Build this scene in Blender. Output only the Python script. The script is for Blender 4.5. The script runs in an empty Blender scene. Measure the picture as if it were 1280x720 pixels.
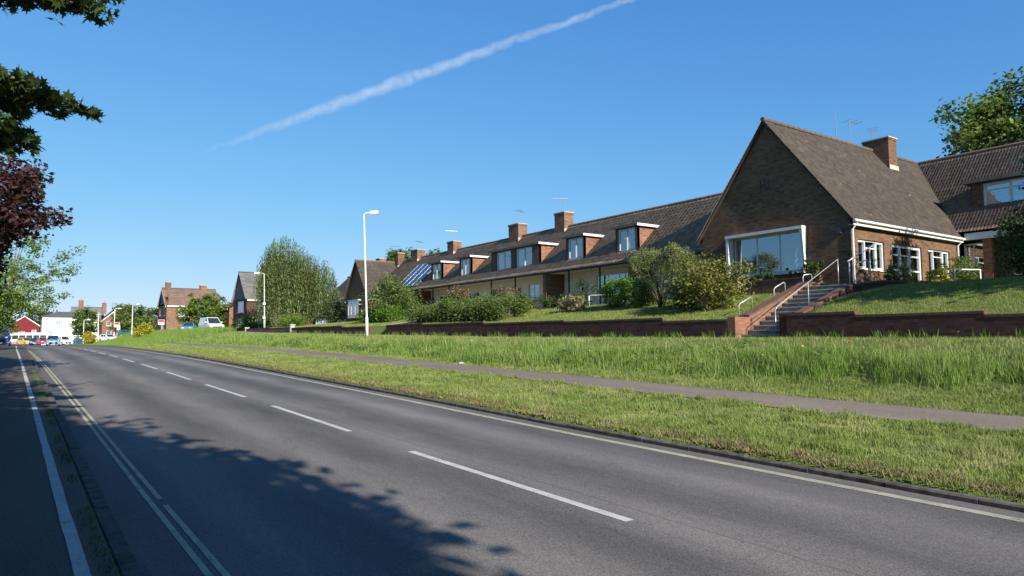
import bpy, bmesh, math, random
import numpy as np
from mathutils import Vector, Matrix

R = math.radians
scene = bpy.context.scene
col = scene.collection
rng = np.random.default_rng(7)
random.seed(7)

# ------------------------------------------------------------------ camera
TH, HOR, FPX, ROLL = R(35.47), 423.0, 870.0, R(0.5)
pitch = math.atan((HOR - 360) / FPX)
cam = bpy.data.cameras.new('camera')
cam.sensor_width = 36
cam.lens = 36 * FPX / 1280
cam.clip_end = 20000
cam.clip_start = 0.05
cam_o = bpy.data.objects.new('camera', cam)
col.objects.link(cam_o)
fw = Vector((math.sin(TH) * math.cos(pitch), math.cos(TH) * math.cos(pitch), math.sin(pitch)))
rt0 = Vector((math.cos(TH), -math.sin(TH), 0))
up0 = rt0.cross(fw)
rt = math.cos(ROLL) * rt0 - math.sin(ROLL) * up0
up = math.cos(ROLL) * up0 + math.sin(ROLL) * rt0
cam_o.matrix_world = Matrix(((rt.x, up.x, -fw.x, 0), (rt.y, up.y, -fw.y, 0), (rt.z, up.z, -fw.z, 1.6), (0, 0, 0, 1)))
scene.camera = cam_o

# ------------------------------------------------------------------ sky, sun, exposure
SUN_AZ, SUN_EL = R(-3.5), R(28)          # azimuth measured from -Y towards +X
sd = Vector((math.sin(SUN_AZ) * math.cos(SUN_EL), -math.cos(SUN_AZ) * math.cos(SUN_EL), math.sin(SUN_EL)))
world = bpy.data.worlds.new('World')
scene.world = world
world.use_nodes = True
wn = world.node_tree
bg = wn.nodes['Background']
sky = wn.nodes.new('ShaderNodeTexSky')
sky.sky_type = 'NISHITA'
sky.sun_disc = False
sky.sun_elevation = SUN_EL
sky.sun_rotation = math.atan2(sd.x, sd.y)
sky.altitude = 600
sky.air_density = 1.0
sky.dust_density = 0.1
sky.ozone_density = 1.4
# film-like shoulder on the sky's brightness so that the pale horizon keeps its blue: c -> a c / (c + b)
SKY_K, EXPO = 0.085, 1.0
SKY_A, SKY_B = (5.95, 1.38, 1.357), (80.0, 7.6, 3.38)


def vm(op, a, b):
    n = wn.nodes.new('ShaderNodeVectorMath')
    n.operation = op
    for i, v in enumerate((a, b)):
        if isinstance(v, tuple):
            n.inputs[i].default_value = v
        else:
            wn.links.new(v, n.inputs[i])
    return n.outputs[0]


shoulder = vm('DIVIDE', vm('MULTIPLY', sky.outputs[0], SKY_A), vm('ADD', sky.outputs[0], SKY_B))
out_c = vm('MULTIPLY', shoulder, (1 / (SKY_K * 2 ** EXPO),) * 3)
wn.links.new(out_c, bg.inputs[0])
bg.inputs[1].default_value = SKY_K
sun = bpy.data.lights.new('sun', 'SUN')
sun.energy = 4.5
sun.angle = R(0.5)
sun.color = (1.0, 0.93, 0.82)
sun_o = bpy.data.objects.new('sun', sun)
col.objects.link(sun_o)
sun_o.location = (20, -30, 40)
sun_o.rotation_euler = (-sd).to_track_quat('-Z', 'Y').to_euler()
scene.view_settings.view_transform = 'Standard'
scene.view_settings.look = 'None'
scene.view_settings.exposure = EXPO
scene.view_settings.gamma = 1.0
scene.view_settings.use_curve_mapping = False
scene.cycles.max_bounces = 6
scene.cycles.transparent_max_bounces = 12
scene.cycles.volume_bounces = 1

# ------------------------------------------------------------------ mesh helpers
ORG = {}


def link(o, parent=None):
    col.objects.link(o)
    if parent is not None:
        o.parent = parent
    return o


def root(name, loc, label, cat, group=None, kind=None):
    o = bpy.data.objects.new(name, None)
    o.empty_display_size = 0.3
    o.location = loc
    col.objects.link(o)
    ORG[o.name] = Vector(loc)
    tag(o, label, cat, group, kind)
    return o


def tag(o, label=None, cat=None, group=None, kind=None):
    if label:
        o['label'] = label
    if cat:
        o['category'] = cat
    if group:
        o['group'] = group
    if kind:
        o['kind'] = kind
    return o


def arr_mesh(name, verts, faces, mat, parent=None, rnd=None, smooth=False):
    """verts (N,3) array, faces (M,k) array with constant k; rnd per face"""
    verts = np.asarray(verts, dtype=np.float32)
    faces = np.asarray(faces, dtype=np.int32)
    if parent is not None:
        org = ORG[parent.name]
        verts = verts - np.array(org, dtype=np.float32)
    me = bpy.data.meshes.new(name)
    n, k = faces.shape
    me.vertices.add(len(verts))
    me.vertices.foreach_set('co', verts.ravel())
    me.loops.add(n * k)
    me.loops.foreach_set('vertex_index', faces.ravel())
    me.polygons.add(n)
    me.polygons.foreach_set('loop_start', np.arange(0, n * k, k, dtype=np.int32))
    if smooth:
        me.polygons.foreach_set('use_smooth', np.ones(n, dtype=bool))
    if rnd is not None:
        a = me.attributes.new('rnd', 'FLOAT', 'FACE')
        a.data.foreach_set('value', np.asarray(rnd, dtype=np.float32))
    me.materials.append(mat)
    me.update(calc_edges=True)
    o = bpy.data.objects.new(name, me)
    link(o, parent)
    if parent is not None:
        ORG[o.name] = ORG[parent.name]
    return o


class Fr:
    """facade frame: a along the wall, d outward, z up"""
    def __init__(s, o, a, d):
        s.o, s.a, s.d = Vector(o), Vector(a), Vector(d)

    def p(s, a, d, z):
        return s.o + s.a * a + s.d * d + Vector((0, 0, z))


def FX(x):      # facade facing the road (-X); a = world Y
    return Fr((x, 0, 0), (0, 1, 0), (-1, 0, 0))


def FY(y):      # facade facing -Y; a = world X
    return Fr((0, y, 0), (1, 0, 0), (0, -1, 0))


class MB:
    def __init__(s):
        s.v, s.f = [], []

    def add(s, vs, fs):
        b = len(s.v)
        s.v += [Vector(v) for v in vs]
        s.f += [[b + i for i in f] for f in fs]
        return s

    def box(s, x0, x1, y0, y1, z0, z1):
        return s.hexa([(x0, y0, z0), (x1, y0, z0), (x1, y1, z0), (x0, y1, z0), (x0, y0, z1), (x1, y0, z1), (x1, y1, z1), (x0, y1, z1)])

    def hexa(s, v):
        return s.add(v, [(3, 2, 1, 0), (4, 5, 6, 7), (0, 1, 5, 4), (1, 2, 6, 5), (2, 3, 7, 6), (3, 0, 4, 7)])

    def fbox(s, fr, a0, a1, d0, d1, z0, z1):
        p = fr.p
        return s.hexa([p(a0, d0, z0), p(a1, d0, z0), p(a1, d1, z0), p(a0, d1, z0), p(a0, d0, z1), p(a1, d0, z1), p(a1, d1, z1), p(a0, d1, z1)])

    def prism(s, poly, off):
        n = len(poly)
        off = Vector(off)
        vs = [Vector(p) for p in poly] + [Vector(p) + off for p in poly]
        fs = [tuple(range(n))[::-1], tuple(range(n, 2 * n))] + [(i, (i + 1) % n, n + (i + 1) % n, n + i) for i in range(n)]
        return s.add(vs, fs)

    def tube(s, pts, rad, n=8, cap=True):
        pts = [Vector(p) for p in pts]
        if not isinstance(rad, (list, tuple)):
            rad = [rad] * len(pts)
        b = len(s.v)
        for i, p in enumerate(pts):
            t = (pts[min(i + 1, len(pts) - 1)] - pts[max(i - 1, 0)]).normalized()
            u = t.cross(Vector((0.31, 0.17, 0.93)))
            if u.length < 0.1:
                u = t.cross(Vector((1, 0, 0)))
            u.normalize()
            w = t.cross(u)
            for k in range(n):
                an = 2 * math.pi * k / n
                s.v.append(p + (u * math.cos(an) + w * math.sin(an)) * rad[i])
        for i in range(len(pts) - 1):
            for k in range(n):
                s.f.append([b + i * n + k, b + i * n + (k + 1) % n, b + (i + 1) * n + (k + 1) % n, b + (i + 1) * n + k])
        if cap:
            s.f.append([b + k for k in range(n)][::-1])
            s.f.append([b + (len(pts) - 1) * n + k for k in range(n)])
        return s

    def build(s, name, mat, parent=None, smooth=False, bevel=0):
        org = ORG[parent.name] if parent is not None else Vector((0, 0, 0))
        me = bpy.data.meshes.new(name)
        me.from_pydata([v - org for v in s.v], [], s.f)
        bm = bmesh.new()
        bm.from_mesh(me)
        bmesh.ops.recalc_face_normals(bm, faces=bm.faces)
        if bevel:
            bmesh.ops.bevel(bm, geom=list(bm.edges), offset=bevel, segments=2, affect='EDGES', clamp_overlap=True)
        bm.to_mesh(me)
        bm.free()
        if smooth:
            for p in me.polygons:
                p.use_smooth = True
        me.materials.append(mat)
        o = bpy.data.objects.new(name, me)
        link(o, parent)
        ORG[o.name] = org
        return o


# ------------------------------------------------------------------ materials
def mat_new(name):
    m = bpy.data.materials.new(name)
    m.use_nodes = True
    nt = m.node_tree
    b = nt.nodes['Principled BSDF']
    b.inputs['Roughness'].default_value = 0.85
    b.inputs['Specular IOR Level'].default_value = 0.25
    return m, nt, b


def nd(nt, t, **kw):
    n = nt.nodes.new(t)
    for k, v in kw.items():
        if k in n.inputs:
            n.inputs[k].default_value = v
        else:
            setattr(n, k, v)
    return n


def pos(nt, scale=(1, 1, 1)):
    g = nd(nt, 'ShaderNodeNewGeometry')
    mp = nd(nt, 'ShaderNodeMapping')
    mp.inputs['Scale'].default_value = scale
    nt.links.new(g.outputs['Position'], mp.inputs['Vector'])
    return mp.outputs[0]


def noise(nt, scale, detail=4, rough=0.6, vec=None):
    n = nd(nt, 'ShaderNodeTexNoise')
    n.inputs['Scale'].default_value = scale
    n.inputs['Detail'].default_value = detail
    n.inputs['Roughness'].default_value = rough
    nt.links.new(vec if vec is not None else pos(nt), n.inputs['Vector'])
    return n.outputs['Fac']


def ramp(nt, fac, stops):
    r = nd(nt, 'ShaderNodeValToRGB')
    e = r.color_ramp.elements
    while len(e) < len(stops):
        e.new(0.5)
    for i, (p, c) in enumerate(stops):
        e[i].position = p
        e[i].color = (*c, 1) if not isinstance(c, (int, float)) else (c, c, c, 1)
    nt.links.new(fac, r.inputs[0])
    return r.outputs[0]


def mixc(nt, fac, a, b, mode='MIX'):
    m = nd(nt, 'ShaderNodeMix', data_type='RGBA', blend_type=mode)
    for s, v in ((0, fac), (6, a), (7, b)):
        if isinstance(v, (int, float)):
            m.inputs[s].default_value = v
        elif isinstance(v, tuple):
            m.inputs[s].default_value = (*v, 1)
        else:
            nt.links.new(v, m.inputs[s])
    return m.outputs[2]


def math_(nt, op, a, b=None, c=None):
    m = nd(nt, 'ShaderNodeMath', operation=op)
    for i, v in enumerate((a, b, c)):
        if v is None:
            continue
        if isinstance(v, (int, float)):
            m.inputs[i].default_value = v
        else:
            nt.links.new(v, m.inputs[i])
    return m.outputs[0]


def bump(nt, b, h, strength=0.3, dist=0.02):
    n = nd(nt, 'ShaderNodeBump')
    n.inputs['Strength'].default_value = strength
    n.inputs['Distance'].default_value = dist
    nt.links.new(h, n.inputs['Height'])
    nt.links.new(n.outputs[0], b.inputs['Normal'])


def plain(name, c, rough=0.7, metal=0.0, var=0.12, vs=3.0, spec=0.3):
    m, nt, b = mat_new(name)
    f = noise(nt, vs, 5)
    lo = tuple(x * (1 - var) for x in c)
    hi = tuple(min(1, x * (1 + var)) for x in c)
    nt.links.new(ramp(nt, f, [(0.3, lo), (0.7, hi)]), b.inputs['Base Color'])
    b.inputs['Roughness'].default_value = rough
    b.inputs['Metallic'].default_value = metal
    b.inputs['Specular IOR Level'].default_value = spec
    return m


def brick_mat(name, c1, c2, mortar, dark=(0.05, 0.035, 0.03)):
    m, nt, b = mat_new(name)
    g = nd(nt, 'ShaderNodeNewGeometry')
    sp = nd(nt, 'ShaderNodeSeparateXYZ')
    nt.links.new(g.outputs['Position'], sp.inputs[0])
    u = math_(nt, 'ADD', sp.outputs[0], sp.outputs[1])
    cb = nd(nt, 'ShaderNodeCombineXYZ')
    nt.links.new(u, cb.inputs[0])
    nt.links.new(sp.outputs[2], cb.inputs[1])
    bt = nd(nt, 'ShaderNodeTexBrick')
    bt.inputs['Scale'].default_value = 1.0
    bt.inputs['Brick Width'].default_value = 0.225
    bt.inputs['Row Height'].default_value = 0.075
    bt.inputs['Mortar Size'].default_value = 0.007
    bt.inputs['Mortar Smooth'].default_value = 0.3
    bt.inputs['Color1'].default_value = (*c1, 1)
    bt.inputs['Color2'].default_value = (*c2, 1)
    bt.inputs['Mortar'].default_value = (*mortar, 1)
    nt.links.new(cb.outputs[0], bt.inputs['Vector'])
    # extra per-brick tone: a few burnt headers, a few pale ones
    sn = nd(nt, 'ShaderNodeVectorMath', operation='SNAP')
    sn.inputs[1].default_value = (0.225, 0.075, 1)
    nt.links.new(cb.outputs[0], sn.inputs[0])
    wh = nd(nt, 'ShaderNodeTexWhiteNoise', noise_dimensions='2D')
    nt.links.new(sn.outputs[0], wh.inputs['Vector'])
    tone = ramp(nt, wh.outputs['Value'], [(0.0, 0.62), (0.25, 0.92), (0.75, 1.0), (1.0, 1.2)])
    c = mixc(nt, 1.0, bt.outputs['Color'], tone, 'MULTIPLY')
    stain = ramp(nt, noise(nt, 0.9, 5, 0.65), [(0.35, 0.78), (0.6, 1.0)])
    c = mixc(nt, 1.0, c, stain, 'MULTIPLY')
    nt.links.new(c, b.inputs['Base Color'])
    bump(nt, b, bt.outputs['Fac'], -0.5, 0.008)
    b.inputs['Roughness'].default_value = 0.9
    return m


def tile_mat(name, c1, c2, lichen, lich_amt=0.62, spots=True):
    m, nt, b = mat_new(name)
    at = nd(nt, 'ShaderNodeAttribute', attribute_name='rnd')
    c = ramp(nt, at.outputs['Fac'], [(0.0, c1), (1.0, c2)])
    f = noise(nt, 1.3, 6, 0.7)
    c = mixc(nt, ramp(nt, f, [(lich_amt - 0.08, 0.0), (lich_amt + 0.1, 0.55)]), c, lichen)
    f3 = noise(nt, 14, 4, 0.6)
    c = mixc(nt, 1.0, c, ramp(nt, f3, [(0.3, 0.75), (0.7, 1.15)]), 'MULTIPLY')
    if spots:
        vo = nd(nt, 'ShaderNodeTexVoronoi')
        vo.inputs['Scale'].default_value = 2.2
        nt.links.new(pos(nt), vo.inputs['Vector'])
        s = ramp(nt, vo.outputs['Distance'], [(0.06, 1.0), (0.16, 0.0)])
        s2 = mixc(nt, 1.0, s, ramp(nt, noise(nt, 3.1, 2), [(0.5, 0.0), (0.62, 1.0)]), 'MULTIPLY')
        c = mixc(nt, s2, c, (0.26, 0.24, 0.19))
    nt.links.new(c, b.inputs['Base Color'])
    b.inputs['Roughness'].default_value = 0.85
    bump(nt, b, f3, 0.3, 0.01)
    return m


def leaf_mat(name, c_dark, c_light, trans=0.35, rough=0.55, dry=None):
    m, nt, b = mat_new(name)
    at = nd(nt, 'ShaderNodeAttribute', attribute_name='rnd')
    stops = [(0.0, c_dark), (0.85, c_light)]
    if dry:
        stops.append((0.97, dry))
    c = ramp(nt, at.outputs['Fac'], stops)
    nt.links.new(c, b.inputs['Base Color'])
    b.inputs['Roughness'].default_value = rough
    b.inputs['Specular IOR Level'].default_value = 0.35
    t = nd(nt, 'ShaderNodeBsdfTranslucent')
    nt.links.new(mixc(nt, 1.0, c, (1.0, 1.0, 0.55), 'MULTIPLY'), t.inputs[0])
    mx = nd(nt, 'ShaderNodeMixShader')
    mx.inputs[0].default_value = trans
    nt.links.new(b.outputs[0], mx.inputs[1])
    nt.links.new(t.outputs[0], mx.inputs[2])
    nt.links.new(mx.outputs[0], nt.nodes['Material Output'].inputs[0])
    return m


def grass_blade_mat(name, c_dark, c_light, straw, patch_scale=0.6, patch=(0.5, 0.68), trans=0.3):
    m, nt, b = mat_new(name)
    at = nd(nt, 'ShaderNodeAttribute', attribute_name='rnd')
    c = ramp(nt, at.outputs['Fac'], [(0.0, c_dark), (0.8, c_light), (1.0, straw)])
    pf = ramp(nt, noise(nt, patch_scale, 5, 0.65), [(patch[0], 0.0), (patch[1], 0.75)])
    c = mixc(nt, pf, c, straw)
    nt.links.new(c, b.inputs['Base Color'])
    b.inputs['Roughness'].default_value = 0.6
    t = nd(nt, 'ShaderNodeBsdfTranslucent')
    nt.links.new(c, t.inputs[0])
    mx = nd(nt, 'ShaderNodeMixShader')
    mx.inputs[0].default_value = trans
    nt.links.new(b.outputs[0], mx.inputs[1])
    nt.links.new(t.outputs[0], mx.inputs[2])
    nt.links.new(mx.outputs[0], nt.nodes['Material Output'].inputs[0])
    return m


def ground_mat():
    m, nt, b = mat_new('grass_ground')
    f1 = noise(nt, 0.35, 6, 0.65)
    f2 = noise(nt, 6.0, 6, 0.75)
    c = ramp(nt, f2, [(0.3, (0.085, 0.12, 0.022)), (0.55, (0.16, 0.21, 0.042)), (0.75, (0.25, 0.27, 0.085))])
    c = mixc(nt, ramp(nt, f1, [(0.5, 0.0), (0.72, 0.55)]), c, (0.24, 0.21, 0.085))
    f4 = noise(nt, 28.0, 4, 0.7)
    c = mixc(nt, 1.0, c, ramp(nt, f4, [(0.3, 0.6), (0.7, 1.25)]), 'MULTIPLY')
    nt.links.new(c, b.inputs['Base Color'])
    b.inputs['Roughness'].default_value = 0.95
    bump(nt, b, f4, 0.8, 0.06)
    return m


def asphalt_mat(name, base, tint=(1, 1, 1), wheel=True, patch=0.25):
    m, nt, b = mat_new(name)
    f = noise(nt, 55, 3, 0.7)
    lo, hi = [tuple(base * k * t for t in tint) for k in (0.62, 1.38)]
    c = ramp(nt, f, [(0.3, lo), (0.7, hi)])
    vo = nd(nt, 'ShaderNodeTexVoronoi')
    vo.inputs['Scale'].default_value = 70
    nt.links.new(pos(nt), vo.inputs['Vector'])
    c = mixc(nt, 1.0, c, ramp(nt, vo.outputs['Color'], [(0.1, 0.8), (0.8, 1.2)]), 'MULTIPLY')
    big = noise(nt, 1.0, 5, 0.6, pos(nt, (0.9, 0.18, 1)))
    c = mixc(nt, 1.0, c, ramp(nt, big, [(0.3, 1 - patch), (0.7, 1 + patch)]), 'MULTIPLY')
    if wheel:
        g = nd(nt, 'ShaderNodeNewGeometry')
        sp = nd(nt, 'ShaderNodeSeparateXYZ')
        nt.links.new(g.outputs['Position'], sp.inputs[0])
        wob = math_(nt, 'ADD', sp.outputs[0], math_(nt, 'MULTIPLY', noise(nt, 0.5, 3), 0.5))
        # polished, pale wheel tracks about 1.7 m apart in each lane
        s = math_(nt, 'SINE', math_(nt, 'MULTIPLY_ADD', wob, 2 * math.pi / 1.63, 0.6))
        c = mixc(nt, 1.0, c, ramp(nt, math_(nt, 'MULTIPLY_ADD', s, 0.5, 0.5), [(0.0, 0.8), (0.7, 1.02), (1.0, 1.25)]), 'MULTIPLY')
        vo2 = nd(nt, 'ShaderNodeTexVoronoi', feature='DISTANCE_TO_EDGE')
        vo2.inputs['Scale'].default_value = 0.23
        mp = nd(nt, 'ShaderNodeVectorMath', operation='ADD')
        nz = nd(nt, 'ShaderNodeTexNoise')
        nz.inputs['Scale'].default_value = 1.6
        nz.inputs['Detail'].default_value = 6
        nt.links.new(pos(nt), nz.inputs['Vector'])
        nt.links.new(pos(nt), mp.inputs[0])
        nt.links.new(nz.outputs['Color'], mp.inputs[1])
        nt.links.new(mp.outputs[0], vo2.inputs['Vector'])
        # oil-darkened lane middles in broken blotches, pale worn scuffs
        ob = ramp(nt, math_(nt, 'MULTIPLY', noise(nt, 1.0, 6, 0.7, pos(nt, (2.2, 0.35, 1))), math_(nt, 'MULTIPLY_ADD', s, -0.25, 0.95)), [(0.5, 1.0), (0.68, 0.84)])
        c = mixc(nt, 1.0, c, ob, 'MULTIPLY')
        sc = ramp(nt, noise(nt, 1.0, 5, 0.7, pos(nt, (5.0, 1.1, 1))), [(0.6, 1.0), (0.78, 1.12)])
        c = mixc(nt, 1.0, c, sc, 'MULTIPLY')
        seam = math_(nt, 'ABSOLUTE', math_(nt, 'ADD', math_(nt, 'ADD', sp.outputs[0], -4.92), math_(nt, 'MULTIPLY_ADD', noise(nt, 3.0, 5), 0.09, -0.045)))
        c = mixc(nt, ramp(nt, seam, [(0.004, 0.4), (0.02, 0.0)]), c, (0.03, 0.03, 0.03))
        crack = ramp(nt, vo2.outputs['Distance'], [(0.0, 0.72), (0.0045, 1.0)])
        c = mixc(nt, 0.7, c, mixc(nt, 1.0, c, crack, 'MULTIPLY'))
    nt.links.new(c, b.inputs['Base Color'])
    b.inputs['Roughness'].default_value = 0.78
    b.inputs['Specular IOR Level'].default_value = 0.35
    bump(nt, b, vo.outputs['Distance'], 0.35, 0.006)
    return m


def paint_mat(name, c, under, wear=0.5):
    m, nt, b = mat_new(name)
    f = noise(nt, 38, 5, 0.75)
    f2 = noise(nt, 2.5, 3)
    k = math_(nt, 'ADD', f, math_(nt, 'MULTIPLY_ADD', f2, 0.35, -0.17))
    cc = mixc(nt, ramp(nt, k, [(wear - 0.16, 0.0), (wear - 0.06, 1.0)]), under, c)
    cc = mixc(nt, 1.0, cc, ramp(nt, noise(nt, 5, 4), [(0.3, 0.78), (0.7, 1.05)]), 'MULTIPLY')
    nt.links.new(cc, b.inputs['Base Color'])
    b.inputs['Roughness'].default_value = 0.7
    return m


def glass_mat(name, tint=(0.82, 0.9, 0.92), ior=1.9, base=(0.02, 0.03, 0.035), amount=0.2):
    m, nt, b = mat_new(name)
    nt.nodes.remove(b)
    tr = nd(nt, 'ShaderNodeBsdfTransparent')
    tr.inputs[0].default_value = (*tint, 1)
    gl = nd(nt, 'ShaderNodeBsdfGlossy')
    gl.inputs['Roughness'].default_value = 0.03
    gl.inputs['Color'].default_value = (0.95, 0.97, 1, 1)
    wv = nd(nt, 'ShaderNodeBump')
    wv.inputs['Strength'].default_value = 0.08
    wv.inputs['Distance'].default_value = 0.02
    nt.links.new(noise(nt, 2.2, 2), wv.inputs['Height'])
    nt.links.new(wv.outputs[0], gl.inputs['Normal'])
    fr = nd(nt, 'ShaderNodeFresnel')
    fr.inputs[0].default_value = ior
    mx = nd(nt, 'ShaderNodeMixShader')
    nt.links.new(math_(nt, 'ADD', fr.outputs[0], amount), mx.inputs[0])
    nt.links.new(tr.outputs[0], mx.inputs[1])
    nt.links.new(gl.outputs[0], mx.inputs[2])
    nt.links.new(mx.outputs[0], nt.nodes['Material Output'].inputs[0])
    return m


def car_paint(name, c):
    m, nt, b = mat_new(name)
    f = noise(nt, 6, 3)
    nt.links.new(ramp(nt, f, [(0.3, tuple(x * 0.92 for x in c)), (0.7, c)]), b.inputs['Base Color'])
    b.inputs['Roughness'].default_value = 0.3
    b.inputs['Coat Weight'].default_value = 0.6
    b.inputs['Coat Roughness'].default_value = 0.06
    return m


M = dict(
    ground=ground_mat(),
    road=asphalt_mat('asphalt_road', 0.108, (1.09, 1.0, 0.91)),
    footway=asphalt_mat('asphalt_footway', 0.062, (1.22, 1.0, 0.78), wheel=False, patch=0.3),
    path=asphalt_mat('asphalt_path', 0.14, (1.24, 1.0, 0.78), wheel=False, patch=0.2),
    kerb=plain('kerb_concrete', (0.085, 0.078, 0.068), 0.95, var=0.55, vs=7),
    white_line=paint_mat('road_paint_white', (0.48, 0.48, 0.45), (0.14, 0.14, 0.14)),
    yellow_line=paint_mat('road_paint_yellow', (0.42, 0.385, 0.26), (0.14, 0.14, 0.13), 0.5),
    yellow_pale=paint_mat('road_paint_faded_yellow', (0.36, 0.34, 0.25), (0.16, 0.155, 0.14), 0.5),
    brick=brick_mat('brick_brown', (0.19, 0.108, 0.06), (0.145, 0.08, 0.046), (0.135, 0.1, 0.07)),
    brick_wall=brick_mat('brick_red_brown', (0.105, 0.05, 0.035), (0.075, 0.038, 0.03), (0.07, 0.058, 0.05)),
    brick_orange=brick_mat('brick_orange', (0.27, 0.125, 0.075), (0.22, 0.095, 0.058), (0.2, 0.155, 0.115)),
    brick_tan=brick_mat('brick_tan', (0.25, 0.145, 0.09), (0.19, 0.105, 0.068), (0.18, 0.145, 0.11)),
    tile=tile_mat('roof_tile_brown', (0.16, 0.115, 0.085), (0.27, 0.195, 0.14), (0.3, 0.26, 0.17)),
    tile_dark=tile_mat('roof_tile_dark', (0.12, 0.088, 0.068), (0.2, 0.15, 0.115), (0.22, 0.19, 0.13), 0.68, False),
    tile_plain=tile_mat('roof_tile_plain', (0.05, 0.042, 0.036), (0.085, 0.07, 0.06), (0.13, 0.115, 0.085), 0.62),
    tile_far=tile_mat('roof_tile_red', (0.11, 0.072, 0.055), (0.17, 0.115, 0.085), (0.17, 0.14, 0.1), 0.66, False),
    slate=tile_mat('roof_slate', (0.1, 0.1, 0.105), (0.16, 0.155, 0.15), (0.2, 0.18, 0.14), 0.68, False),
    cream=plain('cream_render', (0.68, 0.62, 0.46), 0.9, var=0.06),
    cream_board=plain('cream_painted_soffit', (0.55, 0.5, 0.37), 0.8, var=0.08),
    white=plain('white_upvc', (0.6, 0.6, 0.585), 0.4, var=0.04),
    white_wall=plain('white_render', (0.82, 0.82, 0.8), 0.85, var=0.04, vs=0.8),
    dark_wood=plain('dark_stained_wood', (0.045, 0.035, 0.03), 0.7, var=0.3),
    lead=plain('lead_felt', (0.12, 0.115, 0.11), 0.8, var=0.25),
    curtain=plain('net_curtain', (0.85, 0.86, 0.85), 0.95, var=0.08, vs=8),
    room=plain('dim_room', (0.06, 0.055, 0.05), 0.95, var=0.2),  # dimness of unlit rooms put into the colour of the panels behind windows
    glass=glass_mat('window_glass'),
    carglass=plain('car_glass', (0.02, 0.03, 0.035), 0.06, spec=0.9),
    steel=plain('galvanised_steel', (0.5, 0.51, 0.5), 0.4, metal=0.55, var=0.12, vs=9),
    pole=plain('pale_grey_pole_paint', (0.6, 0.6, 0.58), 0.5, var=0.06),
    pole_green=plain('grey_green_pole_paint', (0.38, 0.42, 0.36), 0.55, var=0.08),
    white_rail=plain('white_rail_paint', (0.72, 0.72, 0.7), 0.45, var=0.05),
    aerial=plain('aerial_aluminium', (0.4, 0.4, 0.4), 0.4, metal=0.7),
    step=plain('step_concrete', (0.17, 0.155, 0.135), 0.9, var=0.35, vs=5),
    nosing=plain('step_nosing_pale', (0.36, 0.34, 0.3), 0.9, var=0.3, vs=6),
    coping=plain('coping_brick_edge', (0.12, 0.065, 0.045), 0.9, var=0.3, vs=6),
    concrete=plain('pale_concrete', (0.4, 0.37, 0.31), 0.9, var=0.15),
    sand_path=plain('worn_gravel_path', (0.36, 0.27, 0.18), 0.95, var=0.2, vs=6),
    solar=plain('solar_cell_blue', (0.012, 0.022, 0.065), 0.12, spec=0.8, var=0.2),
    alu=plain('panel_frame_aluminium', (0.6, 0.6, 0.6), 0.35, metal=0.8),
    bark=plain('bark', (0.13, 0.1, 0.075), 0.95, var=0.4, vs=6),
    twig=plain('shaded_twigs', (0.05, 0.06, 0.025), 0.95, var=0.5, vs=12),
    bark_pale=plain('bark_pale', (0.3, 0.25, 0.18), 0.95, var=0.3, vs=6),
    black=plain('tyre_black', (0.02, 0.02, 0.02), 0.8),
    lens=plain('lamp_lens', (0.7, 0.72, 0.72), 0.15, spec=0.6),
    red=plain('sign_red', (0.55, 0.05, 0.05), 0.5),
    redlens=plain('tail_lens_red', (0.4, 0.02, 0.02), 0.2),
    redpaint=plain('red_painted_wall', (0.15, 0.012, 0.022), 0.8, var=0.06),
    terracotta=plain('terracotta', (0.36, 0.15, 0.08), 0.85, var=0.2),
    vertfelt=plain('grey_hung_slate', (0.13, 0.13, 0.135), 0.8, var=0.2),
)

# ------------------------------------------------------------------ terrain
PU = np.array([-400, -60, -20, 0, 4.7, 8.8, 10.9, 15.2, 21.6, 28, 35, 43.7, 51, 58, 71, 80, 120, 400, 900.0])
PZ = np.array([-1.5, -1.2, -.5, -.14, -.06, .02, .07, .18, .32, .46, .61, .76, .85, .93, 1.06, 1.09, 1.08, 1.0, 1.0])


def prof(y):
    return np.interp(y, PU, PZ)


def plateau(y):
    return np.interp(y, [0, 6.6, 15, 24, 30.6, 42.5, 55, 68, 80, 105, 150, 200, 300], [1.4, 1.44, 1.5, 1.56, 1.66, 1.86, 2.08, 2.3, 2.6, 2.75, 2.9, 2.4, 1.6])


def walltop(y):
    return np.interp(y, [0, 6.6, 15, 24, 37, 45, 55, 68, 80, 100], [2.0, 2.1, 2.22, 2.3, 2.5, 2.53, 2.63, 2.8, 2.9, 3.0])


def houseground(y):
    return np.interp(y, [-20, 5, 12.7, 13.2, 40, 68, 80, 100, 150, 220], [3.4, 3.4, 3.42, 3.42, 3.4, 3.3, 3.1, 2.85, 3.2, 2.6])


def tallx(y):
    return np.interp(y, [0, 8, 11, 16, 40, 80], [15.1, 14.9, 14.4, 13.75, 13.5, 13.3])


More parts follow.
